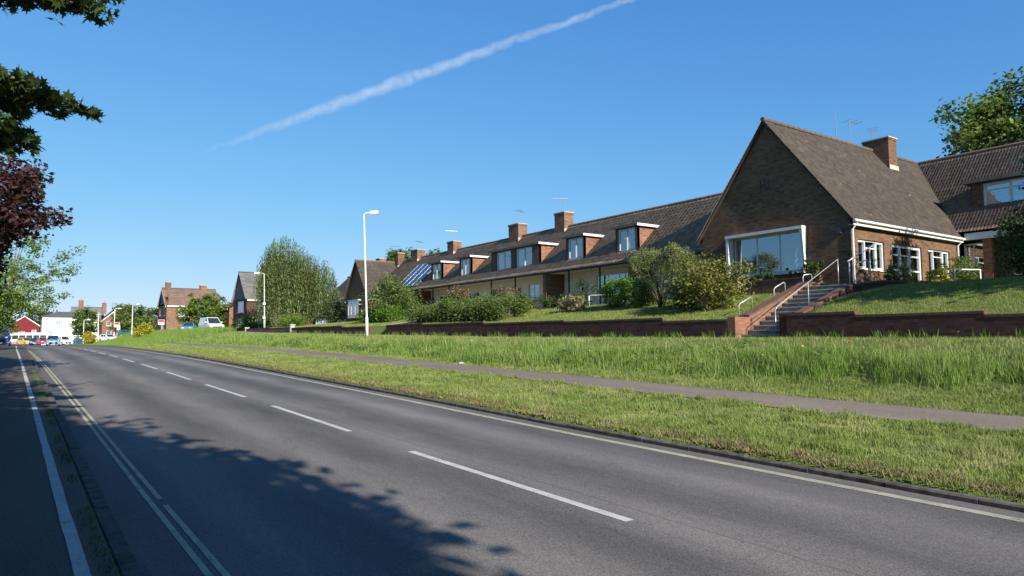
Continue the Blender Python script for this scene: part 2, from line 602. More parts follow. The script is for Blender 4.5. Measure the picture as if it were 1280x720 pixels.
def ground_z(X, Y):
    X, Y = np.broadcast_arrays(np.asarray(X, float), np.asarray(Y, float))
    r = prof(Y)
    pl = plateau(Y)
    wt = np.where(Y < 78, walltop(Y) - 0.03, pl + 0.05)
    hg = houseground(Y)
    cv = 0.42 + 0.3 * np.clip((14 - Y) / 2.0, 0, 1)
    xs = [-300, -12, -5, 0.62, 0.66, 7.94, 7.985, 11.65, 12.95, 14.2, 17.6, 20.12, 20.22, 23.0, 26.3, 45, 80, 300]
    cols = [r + 0.4, r + 0.4, r + 0.08, r + 0.06, r - 0.12, r - 0.12, r + 0.1, r + 0.25, r + 0.35, r + 0.46, pl, pl + 0.03, wt, wt + (hg - wt) * cv, hg, hg, hg + 2.0, hg + 4.0]
    far = np.clip((Y - 150) / 40, 0, 1)
    z = np.zeros_like(r)
    for i in range(len(xs) - 1):
        k = np.clip((X - xs[i]) / (xs[i + 1] - xs[i]), 0, 1)
        seg = (X >= xs[i]) & (X <= xs[i + 1])
        z = np.where(seg, cols[i] * (1 - k) + cols[i + 1] * k, z)
    z = z * (1 - far) + np.where(far > 0, (r + np.where(X > 9, 0.05 + 0.03 * (X - 9).clip(0, 60), -0.1)) * far, 0)
    st = (X > 20.0) & (X < 24.9) & (Y > 12.9) & (Y < 15.35)
    z = np.where(st, np.minimum(z, 1.3), z)
    return z


def gz(x, y):
    return float(ground_z(x, y))


xs = np.unique(np.round(np.concatenate([[-300, -150, -60, -30, -12, -8, -5, -3, 0, 0.62, 0.66, 4, 7.94, 7.985, 8.06], np.linspace(8.3, 20.1, 42), [20.12, 20.22, 20.0, 24.88, 24.92],
                                        np.linspace(20.4, 26.3, 18), np.linspace(27, 45, 16), [50, 60, 80, 120, 200, 300]]), 3))
ys = np.unique(np.round(np.concatenate([[-300, -120, -60, -30, -20], np.linspace(-12, 20, 65), [12.88, 12.92, 15.33, 15.37], np.linspace(20.5, 80, 90), np.linspace(82, 150, 30), np.linspace(155, 220, 14), [260, 330, 450, 600, 900]]), 3))
GX, GY = np.meshgrid(xs, ys)
GZ = ground_z(GX, GY)
wob = (np.sin(GX * 2.1 + GY * 1.3) + np.sin(GX * 0.9 - GY * 1.9 + 1) + np.sin(GY * 3.1 + GX * 3.7)) * 0.012
GZ = GZ + np.where((GX > 8.2) & (GX < 20) & (np.abs(GX - 12.3) > 0.9), wob, 0)
nx, ny = len(xs), len(ys)
idx = np.arange(nx * ny).reshape(ny, nx)
gf = np.stack([idx[:-1, :-1], idx[:-1, 1:], idx[1:, 1:], idx[1:, :-1]], -1).reshape(-1, 4)
ground = arr_mesh('ground', np.stack([GX, GY, GZ], -1).reshape(-1, 3), gf, M['ground'], smooth=True)
tag(ground, kind='structure')


def strip(name, x0, x1, y0, y1, zoff, mat, parent=None, zf=None, dy=1.0, nxs=2, x_fn=None, edge_wob=0.0):
    """a sheet following the ground profile along Y"""
    n = max(2, int((y1 - y0) / dy) + 1)
    yy = np.linspace(y0, y1, n)
    xx = np.linspace(0, 1, nxs)
    sh = x_fn(yy) if x_fn is not None else np.zeros(n)
    w0 = edge_wob * (np.sin(yy * 3.3) + np.sin(yy * 7.7 + 1) + np.sin(yy * 1.1 + 2)) / 3
    w1 = edge_wob * (np.sin(yy * 2.9 + 2) + np.sin(yy * 8.3) + np.sin(yy * 1.4)) / 3
    Xs = (x0 + sh + w0)[:, None] * (1 - xx) + (x1 + sh + w1)[:, None] * xx
    Ys = np.repeat(yy[:, None], nxs, 1)
    Zs = (zf(Xs, Ys) if zf is not None else prof(Ys)) + zoff
    i = np.arange(n * nxs).reshape(n, nxs)
    f = np.stack([i[:-1, :-1], i[:-1, 1:], i[1:, 1:], i[1:, :-1]], -1).reshape(-1, 4)
    return arr_mesh(name, np.stack([Xs, Ys, Zs], -1).reshape(-1, 3), f, mat, parent, smooth=True)


# carriageway with its painted markings
road = strip('road', 0.72, 7.9, -60, 186, 0.0, M['road'], nxs=9)
tag(road, kind='structure')
ORG[road.name] = Vector((0, 0, 0))
cross = MB().box(-80, 90, 186.05, 194, 0.9, 1.075).build('side_road', M['road'])
tag(cross, kind='structure')
yl = lambda y: -0.0062 * np.clip(y, 0, 80)
for k in range(-1, 22):
    y0 = 4.64 + 6.5 * k
    strip('lane_dash', 4.54, 4.65, y0, y0 + 4.3, 0.004, M['white_line'], road, dy=0.5)
strip('yellow_line', 1.175, 1.225, -20, 150, 0.004, M['yellow_line'], road, x_fn=yl, dy=0.7)
strip('yellow_line', 1.275, 1.325, -20, 7.65, 0.004, M['yellow_line'], road, x_fn=yl, dy=0.7)
strip('yellow_line', 1.275, 1.325, 7.95, 150, 0.004, M['yellow_line'], road, x_fn=yl, dy=0.7)
strip('yellow_line', 7.45, 7.59, -20, 150, 0.004, M['yellow_pale'], road, dy=0.7)
# left footway with the white dividing line
foot = strip('footway', -2.6, 0.62, -60, 186, 0.1, M['footway'], nxs=5)
tag(foot, kind='structure')
ORG[foot.name] = Vector((0, 0, 0))
wl = lambda y: -0.0055 * np.clip(y - 3, 0, 60)
strip('white_line', 0.385, 0.475, -20, 110, 0.105, M['white_line'], foot, x_fn=wl, dy=0.5, edge_wob=0.006)
# kerbs, stone by stone as far as they can be told apart
def kerb_line(name, x0, x1, top, y_first, count, y_end):
    k = bpy.data.objects.new(name, None)
    col.objects.link(k)
    ORG[k.name] = Vector((0, 0, 0))
    tag(k, kind='structure')
    L = 0.914
    for i in range(count):
        y = y_first + i * L
        dz = random.uniform(-0.008, 0.006)
        dx = random.uniform(-0.006, 0.006)
        z0, z1 = float(prof(y + 0.004)), float(prof(y + L - 0.008))
        c = 0.018
        poly = [(x0, -0.1), (x1, -0.1), (x1, top - (c if x1 > 4 else 0)), (x1 - c, top), (x0 + c, top), (x0, top - c)]
        vs = [(px + dx, y + 0.005, pz + z0 + dz) for px, pz in poly] + [(px + dx, y + L - 0.007, pz + z1 + dz) for px, pz in poly]
        n = len(poly)
        MB().add(vs, [tuple(range(n))[::-1], tuple(range(n, 2 * n))] + [(a, (a + 1) % n, n + (a + 1) % n, n + a) for a in range(n)]).build('kerb_stone', M['kerb'], k)
    y = y_first + count * L
    yy = np.linspace(y + 0.004, y_end, 60)
    zz = prof(yy)
    ring = np.array([(x0, -0.1), (x0, top), (x1, top), (x1, -0.1)])
    v = np.concatenate([[(a, yy[j], zz[j] + b) for a, b in ring] for j in range(60)])
    f = [(j * 4 + a, j * 4 + a + 1, j * 4 + a + 5, j * 4 + a + 4) for j in range(59) for a in range(3)]
    far = arr_mesh('kerb_run', v, f, M['kerb'], k)
    far['kind'] = 'stuff'


kerb_line('kerb_right', 7.86, 7.99, 0.068, -1.5, 48, 185)
kerb_line('kerb_left', 0.625, 0.755, 0.098, 2.0, 30, 185)
# footpath through the verge, upper path along the garden walls, lawn path through the wall gap
vp = strip('verge_footpath', 11.65, 12.95, -20, 186, 0.022, M['path'], zf=ground_z, nxs=6, dy=0.5, edge_wob=0.05)
tag(vp, kind='structure')
up_ = strip('upper_footpath', 18.75, 19.9, -10, 84, 0.02, M['path'], zf=ground_z, nxs=4, dy=0.7, edge_wob=0.05)
tag(up_, kind='structure')
lp_v, lp_f = [], []
for i in range(13):
    x = 20.3 + i * 0.52
    for yy in (42.9, 45.0):
        lp_v.append((x, yy + 0.1 * math.sin(i), gz(x, yy) + 0.03))
for i in range(12):
    lp_f.append((2 * i, 2 * i + 2, 2 * i + 3, 2 * i + 1))
lp = arr_mesh('garden_path', np.array(lp_v), np.array(lp_f), M['sand_path'])
tag(lp, kind='structure')
tp = MB().box(26.6, 29.55, 23.2, 61.4, 3.2, 3.47).build('terrace_paving', M['concrete'])
tag(tp, kind='structure')
sr = strip('service_road', 19.2, 24.6, 84.5, 150, 0.03, M['path'], zf=ground_z, nxs=8, dy=1.5)
tag(sr, kind='structure')


# ------------------------------------------------------------------ leaves and trees
def unit(n, g):
    v = g.normal(size=(n, 3))
    return v / np.linalg.norm(v, axis=1, keepdims=True)


TPL_LEAF = np.array([(0, -0.5, 0), (0.28, 0, 0.06), (0, 0.5, 0), (-0.28, 0, 0.06)])
TPL_NARROW = np.array([(0, -0.5, 0), (0.13, 0, 0.03), (0, 0.5, 0), (-0.13, 0, 0.03)])


def leaf_cloud(name, pts, size, mat, parent, g, tpl=TPL_LEAF, face=None, droop=0.0, var=0.35, bright=None):
    n = len(pts)
    nrm = unit(n, g)
    nrm[:, 2] = np.abs(nrm[:, 2]) + 0.35
    if face is not None:
        nrm = nrm + face * 0.8
    nrm /= np.linalg.norm(nrm, axis=1, keepdims=True)
    t = unit(n, g)
    t[:, 2] -= droop
    t -= nrm * np.sum(t * nrm, 1, keepdims=True)
    t /= np.linalg.norm(t, axis=1, keepdims=True) + 1e-9
    s = np.cross(nrm, t)
    sz = size * (1 + var * g.uniform(-1, 1, n))
    k = len(tpl)
    V = pts[:, None, :] + sz[:, None, None] * (tpl[None, :, 0:1] * s[:, None, :] + tpl[None, :, 1:2] * t[:, None, :] + tpl[None, :, 2:3] * nrm[:, None, :])
    F = np.arange(n * k).reshape(n, k)
    rn = g.uniform(0, 1, n) if bright is None else np.clip(bright + g.normal(0, 0.22, n), 0, 1)
    return arr_mesh(name, V.reshape(-1, 3), F, mat, parent, rnd=rn)


# maple leaf outline (a lobed fan) for the boughs close to the camera
_ml = []
for ang, rad in [(-90, 0.5), (-68, 0.2), (-40, 0.42), (-12, 0.24), (18, 0.6), (40, 0.26), (62, 0.5), (78, 0.3), (90, 0.7), (102, 0.3), (118, 0.5), (140, 0.26), (162, 0.6), (192, 0.24), (220, 0.42), (248, 0.2)]:
    _ml.append((rad * math.cos(R(ang)), rad * math.sin(R(ang)), 0.05 * math.cos(R(2 * ang))))
TPL_MAPLE = np.array(_ml)


def crown_pts(g, c, rad, clumps, per, clump_r, shell=0.55, lump=0.22, zcut=None, flat=0.7):
    d = unit(clumps, g)
    q = g.uniform(shell ** 3, 1, clumps) ** (1 / 3)
    a = np.arctan2(d[:, 1], d[:, 0])
    l = 1 + lump * (np.sin(3 * a + 5 * d[:, 2] + c[0]) + np.sin(5 * a - 4 * d[:, 2] + c[1])) * 0.5
    cc = np.array(c) + d * np.array(rad) * (q * l)[:, None]
    if zcut is not None:
        cc[:, 2] = np.where(cc[:, 2] < zcut, zcut + g.uniform(0, 0.8, clumps), cc[:, 2])
    br = np.clip(g.uniform(0.25, 0.75, clumps), 0, 1)
    sc = clump_r * g.uniform(0.6, 1.35, clumps)
    P = np.repeat(cc, per, 0) + np.clip(g.normal(size=(clumps * per, 3)), -1.7, 1.7) * np.repeat(sc, per)[:, None] * np.array([1, 1, flat]) * 0.6
    return P, np.repeat(br, per), cc


def make_tree(name, label, cat, base, height_trunk, r_trunk, c, rad, leaf, size, clumps, per, clump_r, seed, bark='bark', limbs=9, zcut=None, shell=0.55, tpl=TPL_LEAF, group=None, lump=0.22):
    g = np.random.default_rng(seed)
    t = root(name, base, label, cat, group)
    P, br, cc = crown_pts(g, c, rad, clumps, per, clump_r, shell, lump, zcut)
    leaf_cloud('crown', P, size, leaf, t, g, tpl, bright=br)
    mb = MB()
    b = Vector(base)
    top = Vector((c[0], c[1], c[2] + rad[2] * 0.5))
    fork = b.lerp(Vector((c[0], c[1], b.z + height_trunk)), 1.0)
    fork.z = b.z + height_trunk
    mb.tube([b - Vector((0, 0, 0.15)), b.lerp(fork, 0.15), fork, fork.lerp(top, 0.5), top], [r_trunk * 1.35, r_trunk, r_trunk * 0.75, r_trunk * 0.4, r_trunk * 0.1], 9)
    for i in g.choice(len(cc), min(limbs, len(cc)), replace=False):
        e = Vector(cc[i])
        s = fork.lerp(top, g.uniform(0, 0.6))
        mid = s.lerp(e, 0.5) + Vector((0, 0, (e - s).length * 0.12))
        mb.tube([s, mid, e], [r_trunk * 0.35, r_trunk * 0.2, r_trunk * 0.05], 6)
    mb.build('trunk', M[bark], t, smooth=True)
    return t


def bush(name, label, cat, x, y, rad, h, leaf, size, n, seed, stems=4, base=None, group=None, clump_r=None, bark='bark', per=45, tpl=TPL_LEAF, low=0.5):
    g = np.random.default_rng(seed)
    zb = gz(x, y) if base is None else base
    t = root(name, (x, y, zb), label, cat, group)
    clumps = max(5, n // per)
    c = (x, y, zb + h * low)
    P, br, cc = crown_pts(g, c, (rad[0], rad[1], h * (1 - low)), clumps, per, clump_r or 0.32 * min(rad[0], rad[1]), 0.45, 0.2, zb + 0.06, 0.85)
    P[:, 2] = np.maximum(P[:, 2], zb + 0.03)
    leaf_cloud('foliage', P, size, leaf, t, g, tpl, bright=br)
    mb = MB()
    for i in g.choice(len(cc), min(stems, len(cc)), replace=False):
        e = Vector(cc[i])
        s = Vector((x + g.normal() * 0.08, y + g.normal() * 0.08, zb - 0.05))
        mb.tube([s, s.lerp(e, 0.5) + Vector((0, 0, 0.1 * h)), e], [0.05, 0.035, 0.012], 6)
    mb.build('stem', M[bark], t, smooth=True)
    return t


L = dict(
    maple=leaf_mat('leaf_maple', (0.028, 0.05, 0.012), (0.07, 0.11, 0.025), 0.3),
    copper=leaf_mat('leaf_copper', (0.026, 0.012, 0.013), (0.08, 0.038, 0.034), 0.2),
    lime=leaf_mat('leaf_lime', (0.07, 0.13, 0.02), (0.19, 0.28, 0.05), 0.4),
    mid=leaf_mat('leaf_mid_green', (0.065, 0.105, 0.025), (0.17, 0.24, 0.06), 0.38),
    dark=leaf_mat('leaf_dark_green', (0.026, 0.048, 0.014), (0.075, 0.12, 0.03), 0.25),
    bright=leaf_mat('leaf_bright_green', (0.06, 0.14, 0.015), (0.17, 0.31, 0.035), 0.35),
    willow=leaf_mat('leaf_weeping', (0.08, 0.115, 0.042), (0.25, 0.31, 0.115), 0.45),
    grey=leaf_mat('leaf_grey_green', (0.12, 0.15, 0.06), (0.3, 0.34, 0.13), 0.38),
    olive=leaf_mat('leaf_olive', (0.08, 0.09, 0.02), (0.3, 0.31, 0.075), 0.38, dry=(0.2, 0.09, 0.04)),
    yellow=leaf_mat('leaf_yellow', (0.22, 0.22, 0.02), (0.5, 0.46, 0.04), 0.3),
    rust=leaf_mat('leaf_rust', (0.1, 0.06, 0.03), (0.26, 0.17, 0.1), 0.3),
    tan=leaf_mat('leaf_straw', (0.14, 0.13, 0.06), (0.32, 0.28, 0.15), 0.3),
)


# ------------------------------------------------------------------ building helpers
def wall_holes(fr, a0, a1, z0, z1, holes=(), th=0.28, mb=None, gable=None):
    """wall with real openings: front face at d=0, reveals th/2 deep; gable = (a_apex, z_apex)"""
    mb = mb or MB()
    As = sorted({a0, a1, *[h[0] for h in holes], *[h[1] for h in holes]})
    Zs = sorted({z0, z1, *[h[2] for h in holes], *[h[3] for h in holes]})
    for d in (0, -th):
        for i in range(len(As) - 1):
            for j in range(len(Zs) - 1):
                am, zm = (As[i] + As[i + 1]) / 2, (Zs[j] + Zs[j + 1]) / 2
                if any(h[0] < am < h[1] and h[2] < zm < h[3] for h in holes):
                    continue
                mb.add([fr.p(As[i], d, Zs[j]), fr.p(As[i + 1], d, Zs[j]), fr.p(As[i + 1], d, Zs[j + 1]), fr.p(As[i], d, Zs[j + 1])], [(0, 1, 2, 3)])
        if gable:
            mb.add([fr.p(a0, d, z1), fr.p(a1, d, z1), fr.p(gable[0], d, gable[1])], [(0, 1, 2)])
    loops = [(a0, a1, z0, z1)] + list(holes)
    for (p, q, r, s) in loops:
        for (u, v, w, x) in ((p, r, q, r), (q, r, q, s), (q, s, p, s), (p, s, p, r)):
            if gable and (p, q, r, s) == loops[0] and v == x == s:
                continue
            mb.add([fr.p(u, 0, v), fr.p(w, 0, x), fr.p(w, -th, x), fr.p(u, -th, v)], [(0, 1, 2, 3)])
    return mb


def raw(mb, name, mat, parent):
    """build without recalculating normals (open shells)"""
    org = ORG[parent.name]
    me = bpy.data.meshes.new(name)
    me.from_pydata([v - org for v in mb.v], [], mb.f)
    me.materials.append(mat)
    o = bpy.data.objects.new(name, me)
    link(o, parent)
    ORG[o.name] = org
    return o


def window(fr, parent, a0, a1, z0, z1, cols=(0.5,), transom=(), depth=0.1, fwid=0.055, mat='white', sill=True, curtain=0.45, name='window', fm=None, trans_cols=None, sash=(), cdrop=0.12):
    """frame with bars > panes, curtains, sill; cols = bar positions as fractions"""
    fm = fm or M[mat]
    mb = MB()
    d1, d0 = -depth + 0.03, -depth - 0.04
    mb.fbox(fr, a0, a0 + fwid, d0, d1, z0, z1)
    mb.fbox(fr, a1 - fwid, a1, d0, d1, z0, z1)
    mb.fbox(fr, a0 + fwid, a1 - fwid, d0, d1, z0, z0 + fwid)
    mb.fbox(fr, a0 + fwid, a1 - fwid, d0, d1, z1 - fwid, z1)
    ia0, ia1, iz0, iz1 = a0 + fwid, a1 - fwid, z0 + fwid, z1 - fwid
    edges = [ia0] + [ia0 + (ia1 - ia0) * c for c in cols] + [ia1]
    bw = fwid * 0.42
    for e in edges[1:-1]:
        mb.fbox(fr, e - bw, e + bw, d0 + 0.004, d1 - 0.004, iz0, iz1)
    panes = []
    for i in range(len(edges) - 1):
        l = edges[i] + (bw if i else 0)
        r = edges[i + 1] - (bw if i < len(edges) - 2 else 0)
        zz = [iz0, iz1]
        if transom and (trans_cols is None or i in trans_cols):
            zz = [iz0] + [iz0 + (iz1 - iz0) * t for t in transom] + [iz1]
            for t in zz[1:-1]:
                mb.fbox(fr, l, r, d0 + 0.006, d1 - 0.006, t - bw, t + bw)
        if i in sash:
            for (s0, s1, t0, t1) in ((l, l + 0.05, iz0, iz1), (r - 0.05, r, iz0, iz1), (l + 0.05, r - 0.05, iz0, iz0 + 0.05), (l + 0.05, r - 0.05, iz1 - 0.05, iz1)):
                mb.fbox(fr, s0, s1, d0 + 0.01, d1 + 0.015, t0, t1)
        for j in range(len(zz) - 1):
            panes.append((l, r, zz[j] + (bw if j else 0), zz[j + 1] - (bw if j < len(zz) - 2 else 0)))
    w = mb.build(name, fm, parent)
    dm = (d0 + d1) / 2
    for (l, r, b, t) in panes:
        MB().fbox(fr, l - 0.003, r + 0.003, dm - 0.008, dm + 0.008, b - 0.003, t + 0.003).build('pane', M['glass'], w)
    if curtain:
        # gathered net curtains hung inside, parted in the middle
        mid = (a0 + a1) / 2
        half = (a1 - a0) / 2 * curtain * 2 * 0.5
        for s in (-1, 1):
            n = 14
            e0 = a0 if s < 0 else a1
            vs, fs = [], []
            for k in range(n + 1):
                a = e0 - s * half * 2 * k / n * 0.5 * 2
                dd = d0 - cdrop + 0.02 * math.sin(k * 2.3)
                vs += [fr.p(a, dd, z0 - 0.02), fr.p(a, dd, z1 + 0.02)]
            fs = [(2 * k, 2 * k + 2, 2 * k + 3, 2 * k + 1) for k in range(n)]
            c = MB().add(vs, fs)
            raw(c, 'curtain', M['curtain'], w)
    if sill:
        MB().fbox(fr, a0 - 0.06, a1 + 0.06, -depth + 0.035, 0.06, z0 - 0.05, z0 - 0.004).build('sill', M['white'], w)
    return w


def tile_roof(name, e0, along, length, upv, mat, parent, gauge=0.32, tw=0.3, amp=0.022, lap=0.028, seg=4, wavy=True, seed=0, lift=0.0):
    """lapped courses of tiles as one sheet: e0 eave start, along unit vector, upv full slope vector"""
    e0, along, upv = Vector(e0), Vector(along).normalized(), Vector(upv)
    S = upv.length
    un = upv.normalized()
    nrm = along.cross(un)
    if nrm.z < 0:
        nrm = -nrm
    nc = max(1, round(S / gauge))
    nt = max(1, round(length / tw))
    g = np.random.default_rng(seed)
    cols_ = nt * seg + 1
    u = np.linspace(0, length, cols_)
    ph = (np.arange(cols_) % seg) / seg
    wv = amp * (0.5 - 0.5 * np.cos(2 * np.pi * ph)) if wavy else np.zeros(cols_)
    rows = []
    sag = 0.012 * np.sin(u * 0.7 + seed)
    for i in range(nc):
        for (s, off) in ((i / nc, lap), ((i + 1) / nc, 0.0)):
            jit = np.repeat(g.normal(0, 0.004, nt), seg)
            jit = np.append(jit, jit[-1])
            rows.append((s * S, wv + off + jit + lift + sag))
    V = np.zeros((len(rows), cols_, 3))
    A, U, N, E0 = map(np.array, (along, un, nrm, e0))
    for r, (s, off) in enumerate(rows):
        V[r] = E0 + A * u[:, None] + U * s + N * off[:, None]
    i = np.arange(V.shape[0] * cols_).reshape(-1, cols_)
    f = np.stack([i[:-1, :-1], i[:-1, 1:], i[1:, 1:], i[1:, :-1]], -1).reshape(-1, 4)
    tr = g.uniform(0, 1, (V.shape[0] - 1, nt))
    rn = np.repeat(tr, seg, 1).ravel()
    o = arr_mesh(name, V.reshape(-1, 3), f, mat, parent, rnd=rn)
    o['kind'] = 'stuff'
    return o


def ridge_tiles(parent, p0, p1, mat, r=0.13, n=None):
    p0, p1 = Vector(p0), Vector(p1)
    ln = (p1 - p0).length
    n = n or max(1, int(ln / 0.45))
    mb = MB()
    for i in range(n):
        a, b = p0.lerp(p1, i / n), p0.lerp(p1, (i + 0.97) / n)
        mb.tube([a, b], [r, r * 0.94], 8)
    o = mb.build('ridge', mat, parent)
    o['kind'] = 'stuff'
    return o


def chimney(parent, x0, x1, y0, y1, z0, z1, mat='brick_tan', pots=0, aerial=False, seed=1, aname='aerial', flash=None):
    mb = MB().box(x0, x1, y0, y1, z0, z1 - 0.16)
    mb.box(x0 - 0.03, x1 + 0.03, y0 - 0.03, y1 + 0.03, z1 - 0.158, z1 - 0.06)
    c = mb.build('chimney', M[mat], parent)
    MB().box(x0 - 0.06, x1 + 0.06, y0 - 0.06, y1 + 0.06, z1 - 0.058, z1).build('chimney_cap', M['concrete'], c)
    if flash is not None:
        MB().box(x0 - 0.05, x1 + 0.05, y0 - 0.05, y0 - 0.004, flash - 0.1, flash + 0.14).build('flashing', M['concrete'], c)
    for k in range(pots):
        yy = y0 + (y1 - y0) * (k + 0.5) / pots
        xx = (x0 + x1) / 2
        MB().tube([(xx, yy, z1 - 0.02), (xx, yy, z1 + 0.3), (xx, yy, z1 + 0.34), (xx, yy, z1 + 0.4)], [0.12, 0.1, 0.13, 0.13], 10).build('chimney_pot', M['terracotta'], c)
    return c


def tv_aerial(x, y, z, h, label, yaw=0.3, n=7, arm=0.9):
    """mast with a boom and cross elements"""
    t = root('television_aerial', (x, y, z), label, 'aerial')
    top = Vector((x, y, z + h))
    MB().tube([(x, y, z - 0.3), top], 0.02, 6).build('mast', M['aerial'], t)
    d = Vector((math.cos(yaw), math.sin(yaw), 0))
    s = Vector((-d.y, d.x, 0))
    MB().tube([top - d * arm * 0.3 - Vector((0, 0, .05)), top + d * arm - Vector((0, 0, .05))], 0.014, 5).build('boom', M['aerial'], t)
    mb = MB()
    for k in range(n):
        p = top - Vector((0, 0, .05)) + d * (arm * (-0.25 + 1.2 * k / (n - 1)))
        l = 0.32 - 0.02 * k
        mb.tube([p - s * l, p + s * l], 0.008, 4)
    mb.build('element', M['aerial'], t)
    return t


# ------------------------------------------------------------------ the large gabled house by the steps
XG, YG0, YG1, YR, ZE, ZR = 27.2, 14.7, 22.09, 18.395, 6.42, 11.25
HG = 3.4
big = root('gabled_house', (XG, YR, HG), 'brown brick house with steep gable and large picture window above the garden steps', 'house')
fg, fs_ = FX(XG), FY(YG0)
slots = [(18.3, 18.37, 8.15, 8.62), (18.5, 18.57, 8.1, 8.68), (18.7, 18.77, 8.15, 8.62)]
PWIN = (16.72, 20.3, 4.38, 6.12)
raw(wall_holes(fg, YG0, YG1, HG - 0.6, ZE, [PWIN]), 'gable_wall', M['brick'], big)
tri = MB()
for d in (0.0, -0.28):
    tri.add([fg.p(YG0, d, ZE), fg.p(YG1, d, ZE), fg.p(YR, d, ZR)], [(0, 1, 2)])
raw(tri, 'gable_top', M['brick'], big)
for s in slots:
    MB().fbox(fg, s[0], s[1], -0.02, 0.006, s[2], s[3]).build('vent_slot', M['room'], big)
W1, DR, W2 = (27.75, 29.85, 4.3, 5.52), (30.5, 33.2, 3.5, 5.52), (33.85, 36.0, 4.3, 5.52)
side_w = raw(wall_holes(fs_, XG + 0.283, 37.2, HG - 0.6, ZE, [W1, DR, W2]), 'side_wall', M['brick'], big)
raw(wall_holes(Fr((0, YG1, 0), (1, 0, 0), (0, 1, 0)), XG + 0.283, 41, HG - 0.6, ZE), 'north_wall', M['brick'], big)
MB().box(28.4, 28.5, YG0 + 0.3, YG1 - 0.3, HG + 0.05, ZE - 0.1).build('dark_backing', M['room'], big)
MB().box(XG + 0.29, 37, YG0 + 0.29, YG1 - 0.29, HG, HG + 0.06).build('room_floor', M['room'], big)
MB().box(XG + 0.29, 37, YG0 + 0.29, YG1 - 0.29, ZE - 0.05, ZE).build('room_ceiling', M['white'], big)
# picture window with its deep white splayed surround
w = window(fg, big, *PWIN, cols=(0.335, 0.67), depth=0.1, fwid=0.07, sill=False, curtain=0.3, name='picture_window', cdrop=0.05)
sur = MB()
sur.fbox(fg, PWIN[0] - 0.16, PWIN[1] + 0.16, -0.02, 0.42, PWIN[3], PWIN[3] + 0.13)
sur.fbox(fg, PWIN[1] + 0.004, PWIN[1] + 0.13, -0.02, 0.40, PWIN[2] - 0.05, PWIN[3] - 0.003)
a0, z0, z1 = PWIN[0], PWIN[2], PWIN[3]
p = fg.p
sur.hexa([p(a0 - 0.04, -0.02, z0 - 0.05), p(a0 - 0.004, -0.02, z0 - 0.05), p(a0 - 0.004, 0.08, z0 - 0.05), p(a0 - 0.04, 0.08, z0 - 0.05),
          p(a0 - 0.15, -0.02, z1 - 0.003), p(a0 - 0.004, -0.02, z1 - 0.003), p(a0 - 0.004, 0.40, z1 - 0.003), p(a0 - 0.15, 0.40, z1 - 0.003)])
sur.fbox(fg, PWIN[0], PWIN[1], 0.002, 0.1, PWIN[2] - 0.1, PWIN[2] - 0.006)
sur.build('window_surround', M['white'], w)
window(fs_, big, *W1, cols=(0.3, 0.72), transom=(0.76,), trans_cols=(1,), sash=(0, 2), curtain=0)
dw = window(fs_, big, *DR, cols=(0.28, 0.62), transom=(0.45, 0.8), sash=(0, 1, 2), curtain=0, sill=False, name='glazed_door', fwid=0.08)
MB().fbox(fs_, 32.0, 32.1, -0.07, -0.02, 4.4, 4.52).build('handle', M['steel'], dw)
window(fs_, big, *W2, cols=(0.28, 0.72), transom=(0.76,), trans_cols=(1,), sash=(0, 2), curtain=0)
MB().fbox(fs_, 31.9, 32.9, -0.35, -0.34, 3.5, 5.5).build('curtain', M['cream'], dw)
# roof
EO, EZ = 14.44, 6.2
tanb = (ZR + 0.06 - EZ) / (YR - EO)
tile_roof('roof_tiles', (26.98, EO, EZ), (1, 0, 0), 16.0, (0, YR - EO, ZR + 0.06 - EZ), M['tile_plain'], big, gauge=0.2, tw=0.2, lap=0.014, seg=1, wavy=False, seed=3)
tile_roof('roof_tiles', (26.98, 2 * YR - EO, EZ), (1, 0, 0), 16.0, (0, -(YR - EO), ZR + 0.06 - EZ), M['tile_plain'], big, gauge=0.2, tw=0.2, lap=0.014, seg=1, wavy=False, seed=4)
ridge_tiles(big, (26.98, YR, ZR + 0.08), (42.2, YR, ZR + 0.08), M['tile_dark'], 0.1)
# verge boards under the tile edge, gutter, fascia, downpipe
for s, ye in ((1, EO), (-1, 2 * YR - EO)):
    e, r_ = Vector((27.03, ye, EZ - 0.02)), Vector((27.03, YR, ZR + 0.02))
    MB().prism([e, e - Vector((0, 0, 0.1)), r_ - Vector((0, 0, 0.13)), r_], (0.16, 0, 0)).build('verge', M['tile_plain'], big)
MB().box(27.05, 37.1, EO + 0.03, EO + 0.055, EZ - 0.2, EZ + 0.01).build('fascia', M['white'], big)
MB().box(27.05, 37.1, EO + 0.057, YG0, EZ - 0.18, EZ - 0.165).build('soffit', M['white'], big)
MB().tube([(27.0, EO - 0.03, EZ - 0.02), (37.1, EO - 0.03, EZ - 0.045)], 0.062, 8).build('gutter', M['white'], big)
MB().tube([(27.25, EO - 0.02, EZ - 0.08), (27.2, YG0 - 0.1, EZ - 0.35), (27.2, YG0 - 0.1, HG - 0.2)], 0.04, 8).build('downpipe', M['white'], big)
MB().tube([(36.9, EO - 0.02, EZ - 0.08), (36.8, YG0 - 0.06, EZ - 0.35), (36.8, YG0 - 0.06, HG)], 0.04, 8).build('downpipe', M['white'], big)
MB().fbox(fg, 15.0, 15.22, 0.003, 0.14, 5.72, 5.98).build('alarm_box', M['lead'], big)
chimney(big, 36.5, 37.34, 17.51, 18.85, 9.6, 11.9, 'brick', flash=10.26)
tv_aerial(36.9, 18.5, 11.9, 0.75, 'small comb aerial on the broad brick chimney', yaw=0.4, n=5, arm=0.7)
tv_aerial(34.6, 18.5, 11.3, 1.35, 'tall thin mast with a short boom beside the broad brick chimney', yaw=-0.2, n=3, arm=0.7)
t = root('whip_aerial', (33.2, 18.45, 11.3), 'bare upright whip aerial on the ridge of the large gabled house', 'aerial')
